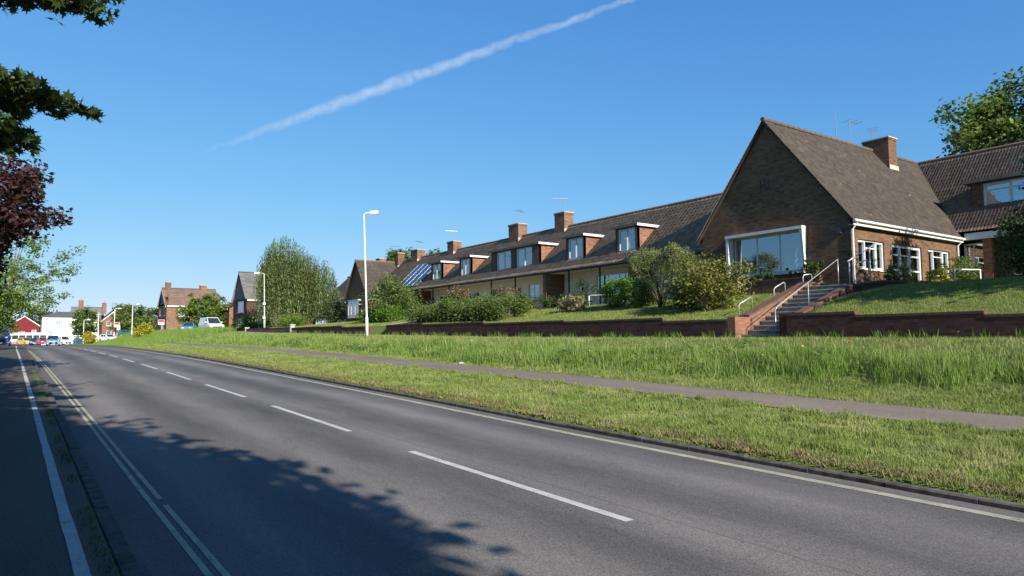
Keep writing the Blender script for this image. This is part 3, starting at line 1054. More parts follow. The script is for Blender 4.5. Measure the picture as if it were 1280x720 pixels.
MB().tube([(33.2, 18.45, 11.2), (33.2, 18.45, 12.9)], [0.03, 0.012], 6).build('mast', M['aerial'], t)
# raised front bed wall under the picture window
bw_ = root('planter_wall', (26.3, 18, 3.2), 'low dark brick planter wall under the picture window', 'wall')
MB().box(26.2, 26.42, 15.5, 22.0, 3.0, 3.95).build('brickwork', M['brick'], bw_)
MB().box(26.17, 26.45, 15.47, 22.03, 3.953, 4.02).build('coping', M['coping'], bw_)

# ------------------------------------------------------------------ wing to the right
wing = root('rear_wing', (37.0, 8, HG), 'wing with dark pantiled roof and wide dormer right of the gabled house', 'house')
XE, XRW, ZEW, ZRW = 36.95, 41.57, 6.5, 11.28
tile_roof('roof_tiles', (XE, -6, ZEW), (0, 1, 0), 25, (XRW - XE, 0, ZRW - ZEW), M['tile_dark'], wing, gauge=0.34, tw=0.15, amp=0.022, lap=0.03, seg=4, seed=8)
tile_roof('roof_tiles', (2 * XRW - XE, -6, ZEW), (0, 1, 0), 30, (-(XRW - XE), 0, ZRW - ZEW), M['tile_dark'], wing, gauge=0.34, tw=0.3, amp=0.04, lap=0.03, seg=2, seed=9)
ridge_tiles(wing, (XRW, -6, ZRW + 0.03), (XRW, 19, ZRW + 0.03), M['tile'], 0.12)
fw_ = FX(37.75)
WH = [(14.15, 14.72, 4.4, 5.95), (9.6, 10.6, 3.45, 5.6)]
raw(wall_holes(fw_, -6, 14.69, HG - 0.4, 6.35, [(11.9, 12.8, 3.45, 5.65), WH[1]]), 'front_wall', M['brick'], wing)
MB().box(36.98, 37.08, -6, 14.4, 6.1, 6.42).build('fascia', M['white'], wing)
MB().box(37.083, 37.75, -6, 14.4, 6.2, 6.3).build('soffit', M['cream_board'], wing)
MB().box(42, 42.3, -6, 22, HG - 0.4, ZEW + 4).build('rear_wall', M['brick'], wing)
MB().box(37.15, 37.5, 13.35, 13.72, HG - 0.4, 6.2).build('porch_pillar', M['brick_orange'], wing)
window(FX(37.3), wing, 13.74, 14.6, 4.6, 5.95, cols=(0.5,), transom=(0.7,), curtain=0, sill=False, name='porch_screen')
MB().box(37.25, 37.4, 13.74, 14.6, HG - 0.3, 4.597).build('porch_dwarf_wall', M['brick_tan'], wing)
dw = window(fw_, wing, 11.9, 12.8, 3.45, 5.65, cols=(), transom=(0.4,), curtain=0, sill=False, name='entrance_door', depth=0.15, fwid=0.1)
window(fw_, wing, *WH[1], cols=(0.5,), curtain=0.4)
# wide dormer
fd = FX(38.2)
DH = (10.6, 13.95, 7.55, 8.92)
raw(wall_holes(fd, 10.2, 14.42, 7.0, 9.0, [DH], th=0.16), 'dormer_front', M['brick'], wing)
MB().add([(38.2, 14.42, 7.3), (38.2, 14.42, 9.0), (39.5, 14.42, 9.0)], [(0, 1, 2)]).build('dormer_cheek', M['brick'], wing)
MB().add([(38.2, 10.2, 7.3), (38.2, 10.2, 9.0), (39.5, 10.2, 9.0)], [(0, 1, 2)]).build('dormer_cheek', M['brick'], wing)
MB().box(37.85, 39.7, 10.0, 14.75, 9.003, 9.12).build('dormer_roof', M['lead'], wing)
MB().box(37.82, 37.848, 10.0, 14.75, 8.98, 9.135).build('dormer_fascia', M['lead'], wing)
window(fd, wing, *DH, cols=(0.33, 0.66), transom=(0.78,), trans_cols=(1, 2), curtain=0.0, fwid=0.08, sash=(2,), depth=0.06)
MB().box(38.4, 38.5, 10.4, 14.3, 7.2, 8.95).build('dark_backing', M['room'], wing)

# ------------------------------------------------------------------ terrace of cottages
XT, ZT, XTR, ZTR = 28.0, 5.92, 31.8, 9.48
UPT = (XTR - XT, 0, ZTR - ZT)
XW = 29.6


def roofz(x):
    return ZT + (x - XT) * (ZTR - ZT) / (XTR - XT)


def dormer(h, a0, a1, wins, fd_x=28.68, ztop=7.98, zb=6.5):
    f = FX(fd_x)
    zc = roofz(fd_x) - 0.1
    raw(wall_holes(f, a0, a1, zc, ztop, wins, th=0.14), 'dormer_front', M['tile_dark'], h)
    xb = XT + (ztop - ZT) / (ZTR - ZT) * (XTR - XT)
    for yy in (a0, a1):
        dy = 0.05 if yy == a0 else -0.05
        MB().prism([(fd_x, yy, zc), (fd_x, yy, ztop), (xb + 0.1, yy, ztop)], (0, dy, 0)).build('dormer_cheek', M['brick_orange'], h)
    r = MB().box(fd_x - 0.22, xb + 0.25, a0 - 0.16, a1 + 0.16, ztop + 0.003, ztop + 0.09).build('dormer_roof', M['lead'], h)
    MB().box(fd_x - 0.245, fd_x - 0.222, a0 - 0.18, a1 + 0.18, ztop - 0.04, ztop + 0.1).build('dormer_fascia', M['lead'], r)
    MB().box(fd_x - 0.22, xb + 0.25, a0 - 0.185, a0 - 0.163, ztop - 0.04, ztop + 0.105).build('dormer_edge', M['white'], r)
    for k in wins:
        window(f, h, *k, cols=(0.45,), transom=(0.74,), trans_cols=(0,), curtain=0.42, depth=0.05, fwid=0.06, sash=(1,))
    MB().box(fd_x + 0.55, fd_x + 0.6, a0 + 0.06, a1 - 0.06, zc, ztop - 0.02).build('dark_backing', M['room'], h)


def cottage(y0, y1, label, dormers, wins, doors, chim, seed, roof_from=None, roof_to=None):
    h = root('terraced_cottage', (XW, (y0 + y1) / 2, HG), label, 'house', 'cottages of the long terrace')
    ry0, ry1 = roof_from or y0, roof_to or y1
    tile_roof('roof_tiles', (XT, ry0, ZT), (0, 1, 0), ry1 - ry0, UPT, M['tile'], h, gauge=0.33, tw=0.3, amp=0.02, lap=0.04, seg=4, seed=seed)
    tile_roof('roof_tiles', (2 * XTR - XT, ry0, ZT), (0, 1, 0), ry1 - ry0, (XT - XTR, 0, ZTR - ZT), M['tile'], h, gauge=0.33, tw=0.3, amp=0.03, lap=0.03, seg=2, seed=seed + 50)
    ridge_tiles(h, (XTR, ry0, ZTR + 0.02), (XTR, ry1 - 0.01, ZTR + 0.02), M['tile'], 0.12)
    holes = [w_[:4] for w_ in wins] + [(d[0], d[1], 3.5, 5.5) for d in doors]
    f = FX(XW)
    raw(wall_holes(f, y0, y1, 3.2, 5.9, holes), 'front_wall', M['cream'], h)
    MB().box(35.2, 35.45, y0, y1 - 0.004, 3.0, 6.2).build('rear_wall', M['brick'], h)
    MB().box(XT + 0.06, XW - 0.01, y0, y1 - 0.004, 5.8, 5.84).build('soffit', M['cream_board'], h)
    MB().box(XT + 0.03, XT + 0.057, y0, y1 - 0.004, ZT - 0.16, ZT - 0.01).build('fascia', M['dark_wood'], h)
    MB().tube([(XT - 0.04, y0, ZT - 0.03), (XT - 0.04, y1 - 0.004, ZT - 0.03)], 0.055, 8).build('gutter', M['lead'], h)
    MB().box(30.6, 30.7, y0 + 0.1, y1 - 0.1, 3.4, 5.79).build('dark_backing', M['room'], h)
    for w_ in wins:
        window(f, h, *w_[:4], cols=w_[4] if len(w_) > 4 else (0.5,), transom=(0.72,), trans_cols=(1,), curtain=0.4, depth=0.08)
    for d in doors:
        dd = MB().fbox(f, d[0] + 0.05, d[1] - 0.05, -0.14, -0.08, 3.5, 5.44).build('front_door', M[d[2]], h)
        MB().fbox(f, d[0] + 0.22, d[1] - 0.22, -0.079, -0.07, 4.5, 5.25).build('door_glass', M['carglass'], dd)
        fr_ = MB()
        fr_.fbox(f, d[0], d[0] + 0.05, -0.15, -0.03, 3.5, 5.5)
        fr_.fbox(f, d[1] - 0.05, d[1], -0.15, -0.03, 3.5, 5.5)
        fr_.fbox(f, d[0] + 0.05, d[1] - 0.05, -0.15, -0.03, 5.44, 5.5)
        fr_.build('door_frame', M['white'], dd)
    for a0, a1, ws in dormers:
        dormer(h, a0, a1, ws)
    for c in chim:
        chimney(h, 31.35, 32.2, c[0], c[1], 8.7, c[2], c[3] if len(c) > 3 else 'brick_tan', flash=9.2)
    return h


s = 28.68 / 29.2
cA = cottage(22.37, 27.9, 'terraced cottage without dormers half hidden behind the large gable', [], [(23.3, 24.6, 4.3, 5.45)], [(25.4, 26.4, 'white')], [], 11, roof_from=19.0)
cB = cottage(27.9, 35.7, 'terraced cottage with two separate single dormers beside the slim ridge chimney', [(27.85, 29.65, [(28.08, 29.42, 6.56, 7.9)]), (32.45, 34.2, [(32.6, 33.98, 6.56, 7.9)])],
             [(29.5, 32.4, 4.28, 5.5, (0.12, 0.3, 0.65))], [(33.2, 34.1, 'cream_board')], [], 12)
cC = cottage(35.7, 45.0, 'terraced cottage with one wide twin-window dormer', [(37.0, 42.85, [(37.85, 39.65, 6.5, 7.9), (40.35, 42.1, 6.5, 7.9)])],
             [(35.95, 37.6, 4.25, 5.4, (0.33, 0.66)), (38.3, 39.5, 4.25, 5.4, (0.5,)), (42.4, 44.2, 4.25, 5.4, (0.33, 0.66))], [(40.3, 41.5, 'white')], [(37.55, 38.65, 10.55), (43.1, 44.4, 10.5)], 13)
cD = cottage(45.0, 54.0, 'terraced cottage with two small dormers next to the solar panels', [(45.7, 47.45, [(45.95, 47.2, 6.52, 7.88)]), (50.25, 52.1, [(50.5, 51.85, 6.52, 7.88)])],
             [(53.2, 53.9, 4.3, 5.25), (46.0, 47.5, 4.3, 5.3, (0.33, 0.66)), (51.0, 52.4, 4.3, 5.3, (0.5,))], [(49.2, 50.1, 'dark_wood')], [(54.0 - 1.1, 53.96, 10.3)], 14)
cE = cottage(54.0, 61.55, 'end cottage of the terrace with solar panels on its roof', [], [(56, 57.5, 4.3, 5.3)], [(58.5, 59.4, 'white')], [(59.7, 61.1, 10.3)], 15, roof_to=63.4)
tv_aerial(31.8, 38.1, 10.55, 1.1, 'comb aerial on the slim ridge chimney nearest the large gable', yaw=2.6)
tv_aerial(31.8, 43.7, 10.5, 1.15, 'comb aerial on the ridge chimney above the twin-window dormer', yaw=0.5)
tv_aerial(31.8, 53.4, 10.3, 1.0, 'comb aerial on the ridge chimney just right of the solar panels', yaw=2.9)
tv_aerial(31.8, 60.4, 10.3, 0.9, 'comb aerial on the last ridge chimney of the terrace', yaw=0.6)
# solar panels: four tall modules laid up the roof slope
un = Vector(UPT).normalized()
nr = Vector((-un.z, 0, un.x))
for k in range(4):
    y0 = 53.75 + k * 1.07
    t = root('solar_panel', (28.6, y0 + 0.5, 6.5), ['blue solar panel nearest the small dormer', 'second solar panel from the small dormer', 'third solar panel from the small dormer',
                                                   'solar panel farthest from the small dormer'][k], 'solar panel', 'solar panels on the terrace roof')
    o0 = Vector((XT, 0, ZT)) + un * 0.35 + nr * 0.12
    def slab(m, a0, a1, s0, s1, n0, n1, o0=o0):
        q = [o0 + un * s_ + nr * n_ + Vector((0, a_, 0)) for n_ in (n0, n1) for s_, a_ in ((s0, a0), (s0, a1), (s1, a1), (s1, a0))]
        return m.hexa(q)
    for (s0, s1) in ((0, 1.66), (1.68, 3.34)):
        slab(MB(), y0 + 0.03, y0 + 0.99, s0 + 0.03, s1 - 0.03, 0.0, 0.035).build('cell_sheet', M['solar'], t)
    m_ = MB()
    slab(m_, y0, y0 + 0.03, 0, 3.34, -0.005, 0.042)
    slab(m_, y0 + 0.99, y0 + 1.02, 0, 3.34, -0.005, 0.042)
    slab(m_, y0 + 0.031, y0 + 0.989, 0, 0.03, -0.005, 0.042)
    slab(m_, y0 + 0.031, y0 + 0.989, 1.63, 1.71, -0.005, 0.042)
    slab(m_, y0 + 0.031, y0 + 0.989, 3.31, 3.34, -0.005, 0.042)
    m_.build('frame', M['alu'], t)
# brick fin walls between the porches, slim veranda posts
for yy, nm in ((27.9, 'dark brick fin wall under the eaves behind the round bush'), (35.7, 'dark brick fin wall under the eaves between the twin-window dormer cottage and its neighbour'),
               (54.0, 'dark brick fin wall under the eaves below the solar panels')):
    t = root('fin_wall', (28.7, yy, 3.4), nm, 'wall')
    MB().box(28.05, XW - 0.01, yy - 0.17, yy + 0.17, 3.3, 5.79).build('brickwork', M['brick'], t)
for yy, nm in ((30.5, 'slim dark veranda post right of the small leafless shrub'), (33.35, 'slim dark veranda post left of the dark garden shrub'), (39.1, 'slim dark veranda post in front of the white front door'),
               (42.1, 'slim dark veranda post between the two rust-coloured shrubs'), (48.2, 'slim dark veranda post above the long hedge'), (50.85, 'slim dark veranda post nearest the solar panels')):
    t = root('veranda_post', (28.15, yy, 3.47), nm, 'post', 'veranda posts of the terrace')
    MB().box(28.11, 28.19, yy - 0.04, yy + 0.04, 3.47, 5.79).build('shaft', M['dark_wood'], t)
    MB().box(28.08, 28.22, yy - 0.07, yy + 0.07, 3.47, 3.53).build('foot_plate', M['lead'], t)

# ------------------------------------------------------------------ small cross-gabled house at the far end of the terrace
g2 = root('end_gable_house', (27.2, 64.4, 3.3), 'small brown gabled house with a white bay window at the far end of the terrace', 'house')
Y20, Y21, YR2, ZE2, ZR2 = 61.6, 67.3, 64.4, 5.8, 9.35
fg2 = FX(27.2)
raw(wall_holes(fg2, Y20, Y21, 2.9, ZE2, [(63.1, 65.6, 3.85, 5.4)], gable=(YR2, ZR2)), 'gable_wall', M['brick'], g2)
raw(wall_holes(FY(Y20), 27.483, 36, 2.9, ZE2, [(28.2, 29.4, 4.2, 5.3)]), 'side_wall', M['brick_tan'], g2)  # paler brick than the gable: sunlight put into this wall's colour
raw(wall_holes(Fr((0, Y21, 0), (1, 0, 0), (0, 1, 0)), 27.483, 36, 2.9, ZE2), 'north_wall', M['brick'], g2)
window(FY(Y20), g2, 28.2, 29.4, 4.2, 5.3, curtain=0.3)
tile_roof('roof_tiles', (26.95, Y20 - 0.25, ZE2 - 0.28), (1, 0, 0), 9.3, (0, YR2 - Y20 + 0.25, ZR2 + 0.33 - ZE2), M['tile_plain'], g2, gauge=0.2, tw=0.2, lap=0.014, seg=1, wavy=False, seed=31)
tile_roof('roof_tiles', (26.95, Y21 + 0.25, ZE2 - 0.28), (1, 0, 0), 9.3, (0, YR2 - Y21 - 0.25, ZR2 + 0.33 - ZE2), M['tile_plain'], g2, gauge=0.2, tw=0.2, lap=0.014, seg=1, wavy=False, seed=32)
ridge_tiles(g2, (26.95, YR2, ZR2 + 0.07), (36, YR2, ZR2 + 0.07), M['tile'], 0.1)
for ye in (Y20 - 0.25, Y21 + 0.25):
    e, r_ = Vector((27.0, ye, ZE2 - 0.3)), Vector((27.0, YR2, ZR2 + 0.02))
    MB().prism([e, e - Vector((0, 0, 0.1)), r_ - Vector((0, 0, 0.13)), r_], (0.17, 0, 0)).build('verge', M['tile_plain'], g2)
MB().box(27.0, 36, Y20 - 0.24, Y20 - 0.2, ZE2 - 0.45, ZE2 - 0.27).build('fascia', M['white'], g2)
MB().box(36, 36.2, Y20, Y21, 3, 7).build('rear_wall', M['brick'], g2)
MB().box(28.2, 28.3, Y20 + 0.3, Y21 - 0.3, 3.3, 5.75).build('dark_backing', M['room'], g2)
# bay window: box bay standing proud of the gable
bay = MB().box(26.72, 27.19, 63.05, 65.65, 5.42, 5.5).build('bay_window', M['white'], g2)
for fr_, a0, a1, cc in ((FX(26.75), 63.1, 65.6, (0.3, 0.7)), (FY(63.1), 26.76, 27.18, ())):
    wdw = window(fr_, bay, a0, a1, 3.95, 5.41, cols=cc, transom=(0.75,), depth=0.03, sill=False, curtain=0, name='bay_sash')
MB().box(26.74, 27.19, 63.08, 65.62, 3.72, 3.94).build('bay_apron', M['white'], bay)
chimney(g2, 31.2, 31.9, 63.6, 64.5, 8.2, 10.35, 'brick', flash=8.9)
tv_aerial(31.5, 64.2, 10.35, 0.8, 'comb aerial on the chimney of the far end gable', yaw=2.2)

# ------------------------------------------------------------------ garden walls, steps, rails
def wall_run(name, label, segs, x0=20.0, x1=20.22, mat='brick_wall'):
    y_a = min(s_[0] for s_ in segs)
    y_b = max(s_[1] for s_ in segs)
    t = root(name, (x0, (y_a + y_b) / 2, float(plateau((y_a + y_b) / 2))), label, 'wall')
    for (y0, y1, top) in segs:
        zb = float(min(plateau(y0), plateau(y1))) - 0.3
        MB().box(x0, x1, y0, y1 - 0.002, zb, top - 0.075).build('wall_section', M[mat], t)
        cp = MB()
        n = max(1, int((y1 - y0) / 0.9))
        for k in range(n):
            a = y0 + (y1 - y0) * k / n
            b = y0 + (y1 - y0) * (k + 1) / n
            cp.box(x0 - 0.012, x1 + 0.012, a + 0.002, b - 0.006, top - 0.073, top + random.uniform(-0.004, 0.004))
        cp.build('coping', M['coping'], t)
    return t


wall_run('garden_wall', 'low brick retaining wall running to the right of the garden steps', [(-4, 7.44, 2.1), (7.44, 10.78, 2.2), (10.78, 13.02, 2.31)])
lw = wall_run('garden_wall', 'long stepped brick retaining wall left of the garden steps below the hedge', [(15.3, 18.23, 2.2), (18.23, 24.08, 2.34), (24.08, 30.68, 2.4), (30.68, 37.4, 2.5), (37.4, 42.5, 2.57)])
wall_run('garden_wall', 'short brick retaining wall beyond the path opening by the lamp post', [(45.4, 50.2, 2.55), (50.2, 55, 2.68), (55, 62, 2.72)])
wall_run('garden_wall', 'farthest low garden wall with pale piers in front of the weeping tree', [(62.4, 68.6, 2.8), (68.6, 77, 2.86)], mat='brick_tan')
for yy, top in ((62.2, 2.95), (77.2, 2.95)):
    t = root('gate_pier', (20.1, yy, 2.2), 'pale square gate pier %s of the far garden wall' % ('at the near end' if yy < 70 else 'at the far end'), 'pier')
    MB().box(19.93, 20.3, yy - 0.19, yy + 0.19, 2.0, top).build('shaft', M['concrete'], t)
    MB().box(19.88, 20.35, yy - 0.24, yy + 0.24, top + 0.002, top + 0.08).build('cap', M['concrete'], t)

st = root('garden_steps', (20.6, 14.1, 1.5), 'flight of dark concrete garden steps climbing to the gabled house between brick flank walls', 'steps')
NS, X0, X1, Z0, Z1 = 12, 20.35, 24.5, 1.5, 3.45
for k in range(NS):
    xa = X0 + (X1 - X0) * k / NS
    xb = X0 + (X1 - X0) * (k + 1) / NS + 0.25
    zt = Z0 + (Z1 - Z0) * (k + 1) / NS
    sp_ = MB().box(xa, xb, 13.32, 14.94, zt - 0.35, zt - 0.045).build('step', M['step'], st)
    MB().box(xa - 0.025, xb - 0.03, 13.321, 14.939, zt - 0.043, zt).build('tread', M['nosing'], sp_)
MB().box(24.5, 26.15, 13.32, 14.94, 3.0, 3.44).build('landing', M['concrete'], st)


def flank(y0, y1, pts, name, mat='brick_orange'):
    """sloping flank wall as a prism in XZ"""
    return MB().prism([(x, y0, z) for x, z in pts], (0, y1 - y0, 0)).build(name, M[mat], st)


flank(14.96, 15.28, [(20.0, 1.2), (20.0, 2.27), (20.75, 2.27), (24.5, 3.58), (25.6, 3.58), (25.6, 1.2)], 'flank_wall')  # orange brick carries the sunlit tone of this flank and its pier
flank(13.04, 13.3, [(20.03, 1.2), (20.03, 2.3), (20.95, 2.3), (24.0, 3.32), (26.2, 3.58), (28.0, 3.62), (28.0, 3.0), (24, 1.2)], 'flank_wall', 'brick_wall')  # darker brick than the left flank, its shade put into the colour
MB().prism([(x, 14.93, z) for x, z in [(20.74, 2.275), (20.74, 2.34), (24.5, 3.655), (25.62, 3.655), (25.62, 3.585), (24.5, 3.585)]], (0, 0.38, 0)).build('flank_coping', M['coping'], st)
MB().prism([(x, 13.01, z) for x, z in [(20.94, 2.305), (20.94, 2.37), (24.0, 3.39), (26.2, 3.65), (28.02, 3.69), (28.02, 3.625), (26.2, 3.585), (24.0, 3.325)]], (0, 0.32, 0)).build('flank_coping', M['coping'], st)


def rail(label, path, posts, r=0.024, mat='steel', name='handrail'):
    t = root(name, posts[0][0], label, 'handrail')
    MB().tube(path, r, 8).build('rail', M[mat], t, smooth=True)
    for a, b in posts:
        MB().tube([a, b], r * 0.95, 8).build('post', M[mat], t, smooth=True)
    return t


def sz(x):
    return Z0 + (Z1 - Z0) * (x - X0) / (X1 - X0)


rail('long pale tubular handrail up the middle of the garden steps', [(20.5, 13.75, sz(20.5) + 0.86), (20.62, 13.75, sz(20.6) + 0.95), (22.6, 13.75, sz(22.6) + 0.95), (24.5, 13.75, sz(24.5) + 0.95)],
     [((20.52, 13.75, sz(20.5) - 0.05), (20.52, 13.75, sz(20.5) + 0.88)), ((22.5, 13.75, sz(22.5)), (22.5, 13.75, sz(22.5) + 0.94)), ((24.48, 13.75, sz(24.4)), (24.48, 13.75, sz(24.5) + 0.95))], 0.015, 'steel')
rail('upper tubular handrail rising beside the corner of the gabled house', [(24.7, 13.5, 4.3), (27.15, 13.7, 5.15)], [((24.8, 13.5, 3.44), (24.8, 13.5, 4.32)), ((26.6, 13.66, 3.5), (26.6, 13.66, 4.95))])
rail('thin dark handrail sloping along the left flank wall of the steps', [(20.85, 14.9, 1.72), (20.85, 14.9, 2.18), (22.6, 14.9, 2.9)], [((20.85, 14.9, 1.55), (20.85, 14.9, 1.8)), ((22.4, 14.9, 2.5), (22.4, 14.9, 2.82))], 0.02, 'lead')


def hoop(label, x, y, z, w, h, dirv=(1, 0, 0.38)):
    d = Vector(dirv)
    a = Vector((x, y, z))
    b = a + d * w
    up_v = Vector((0, 0, h))
    t = root('hoop_rail', (x, y, z), label, 'handrail', 'hoop rails beside the steps')
    MB().tube([a - Vector((0, 0, .1)), a + up_v * 0.85, a + up_v + d * 0.06, b + up_v - d * 0.06, b + up_v * 0.85, b - Vector((0, 0, .1))], 0.024, 8).build('tube', M['steel'], t, smooth=True)


hoop('lowest steel hoop rail by the brick pier left of the steps', 20.9, 15.45, 2.35, 0.75, 0.4)
hoop('middle steel hoop rail on the bank left of the steps', 23.1, 15.5, 2.95, 0.7, 0.45)
hoop('upper steel hoop rail near the planter wall left of the steps', 25.2, 15.6, 3.4, 0.6, 0.6, (1, 0, 0.1))
hoop('short steel hoop rail at the top right of the steps', 24.6, 13.15, 3.75, 0.9, 0.45, (1, 0, 0.2))
rail('low white rail on the terrace lawn by the round bush', [(25.5, 28.55, 3.9), (26.9, 27.2, 3.95)], [((25.52, 28.55, 3.3), (25.52, 28.55, 3.9)), ((26.85, 27.25, 3.35), (26.85, 27.25, 3.95))], 0.035, 'white_rail')
rail('low white rail in front of the sheltered entrance', [(31.7, 12.8, 4.3), (34.3, 12.8, 4.42)], [((31.75, 12.8, 3.5), (31.75, 12.8, 4.3)), ((34.25, 12.8, 3.5), (34.25, 12.8, 4.42))], 0.03, 'white_rail')
bw_ = root('bed_wall', (30.5, 13.1, 3.5), 'low dark brick bed wall along the sunlit side of the gabled house', 'wall')
MB().box(28.03, 35.0, 13.0, 13.22, 3.2, 3.68).build('brickwork', M['brick'], bw_)
MB().box(28.04, 35.02, 12.98, 13.24, 3.683, 3.75).build('coping', M['coping'], bw_)


# ------------------------------------------------------------------ street lamps, signs
def lamp(x, y, h, label, arm=(0.6, 0), lean=(0, 0), mat='pole', r=0.075, head=0.55, zb=None, box=False):
    zb = gz(x, y) if zb is None else zb
    t = root('street_lamp', (x, y, zb), label, 'street lamp', 'street lamps')
    top = Vector((x + lean[0], y + lean[1], zb + h))
    b = Vector((x, y, zb))
    k = (top - b) / h
    MB().tube([b - Vector((0, 0, .2)), b + k * 1.1, b + k * 1.15, b + k * 1.25, top], [r * 1.25, r * 1.25, r * 1.1, r * 0.8, r * 0.55], 10).build('column', M[mat], t, smooth=True)
    a = Vector((arm[0], arm[1], 0))
    an = a.normalized()
    MB().tube([top - k * 0.05, top + Vector((0, 0, 0.06)) + an * 0.08, top + a * 0.55 + Vector((0, 0, .1))], [r * 0.5, r * 0.45, r * 0.4], 8).build('arm', M[mat], t, smooth=True)
    s = Vector((-an.y, an.x, 0))
    c0 = top + a * 0.5 + Vector((0, 0, 0.1))
    q = []
    for (u, w_, z) in ((0, 0.07, -0.05), (head, 0.12, -0.04), (head, 0.12, -0.02), (0, 0.07, -0.02)):
        pass
    v = []
    for z, sc in ((-0.06, 0.85), (0.03, 1.0), (0.1, 0.6)):
        v.append([c0 + an * uu * 1.0 + s * ww * sc + Vector((0, 0, z)) for uu, ww in ((0, -0.06), (head * 0.4, -0.13), (head, -0.1), (head, 0.1), (head * 0.4, 0.13), (0, 0.06))])
    mb = MB()
    mb.add(v[0] + v[1] + v[2], [tuple(range(6))[::-1], tuple(range(12, 18))] + [(r_ * 6 + i, r_ * 6 + (i + 1) % 6, (r_ + 1) * 6 + (i + 1) % 6, (r_ + 1) * 6 + i) for r_ in (0, 1) for i in range(6)])
    hd = mb.build('lamp_head', M['white_rail'], t)
    MB().add([w_ - Vector((0, 0, 0.012)) for w_ in v[0]] + [w_ - Vector((0, 0, 0.05)) for w_ in [c0.lerp(q_, 0.8) + Vector((0, 0, -0.02)) for q_ in v[0]]],
             [tuple(range(6)), tuple(range(6, 12))[::-1]] + [(i, (i + 1) % 6, 6 + (i + 1) % 6, 6 + i) for i in range(6)]).build('lens', M['lens'], hd)
    MB().tube([b + k * 0.35 + Vector((-r * 1.2, 0, 0)), b + k * 0.9 + Vector((-r * 1.2, 0, 0))], r * 0.3, 4).build('access_door', M['lead'], t)
    return t


lamp(17.5, 39.85, 7.55, 'tall pale street lamp on the verge in front of the terrace', arm=(0.62, -0.42), lean=(-0.2, 0.14), head=0.5)
l2 = lamp(20.95, 73.6, 5.65, 'grey-green street lamp with two plates beside the weeping tree', arm=(-0.85, 0.55), lean=(-0.1, 0.05), mat='pole_green', r=0.09, head=0.5)
for zz, rr in ((2.55, 0.2), (1.1, 0.2)):
    MB().tube([(20.86, 73.44, l2.location.z + zz), (20.84, 73.42, l2.location.z + zz)], rr * 0.85, 14).build('sign_plate', M['white'], l2)
lamp(16.3, 135.8, 5.6, 'street lamp behind the larger yellow bush', arm=(1.0, -0.6), mat='pole_green', r=0.13, head=0.6)
lamp(16.1, 160.5, 6.2, 'distant street lamp behind the red and white sign', arm=(1.2, -0.7), mat='pole', r=0.1, head=0.6)
lamp(12.7, 187.5, 5.4, 'distant street lamp in front of the white corner house', arm=(1.2, -0.7), mat='pole', r=0.1, head=0.7)
t = root('telegraph_pole', (14.5, 174, gz(14.5, 174)), 'plain pale pole beside the smaller yellow bush', 'pole')
MB().tube([(14.5, 174, gz(14.5, 174) - .2), (14.4, 173.9, 7.9)], [0.14, 0.1], 8).build('shaft', M['pole'], t)
MB().tube([(14.0, 174.2, 7.5), (14.85, 173.6, 7.5)], 0.04, 6).build('crossbar', M['pole'], t)


def sign(x, y, z, w_, h_, label, shape='rect', zb=None, cols_=('white', 'red')):
    zb = gz(x, y) if zb is None else zb
    t = root('road_sign', (x, y, zb), label, 'sign')
    MB().tube([(x, y, zb - .2), (x, y, z + h_ / 2)], 0.045, 8).build('post', M['steel'], t)
    f = Fr((x, y, 0), Vector((0.81, -0.58, 0)), Vector((-0.58, -0.81, 0)))
    if shape == 'rect':
        b = MB().fbox(f, -w_ / 2, w_ / 2, 0.05, 0.075, z - h_ / 2, z + h_ / 2).build('sign_face', M[cols_[0]], t)
        MB().fbox(f, -w_ / 2 + 0.06, w_ / 2 - 0.06, 0.076, 0.082, z + h_ * 0.02, z + h_ / 2 - 0.05).build('sign_band', M[cols_[1]], b)
    else:
        rim = MB().tube([f.p(0, 0.05, z), f.p(0, 0.075, z)], w_ / 2, 24).build('sign_face', M[cols_[1]], t)
        MB().tube([f.p(0, 0.076, z), f.p(0, 0.084, z)], w_ / 2 * 0.74, 24).build('sign_centre', M[cols_[0]], rim)
    return t


sign(16.4, 158.5, 5.0, 1.1, 1.0, 'red and white board on a post by the distant white car')
sign(17.4, 165.5, 4.5, 0.75, 0.9, 'plain pale board on a post beside the red and white board', cols_=('white', 'white_rail'))
sign(20.4, 132.8, 4.9, 1.1, 0.9, 'red and white board on a post in front of the half-timbered house', cols_=('white', 'red'))


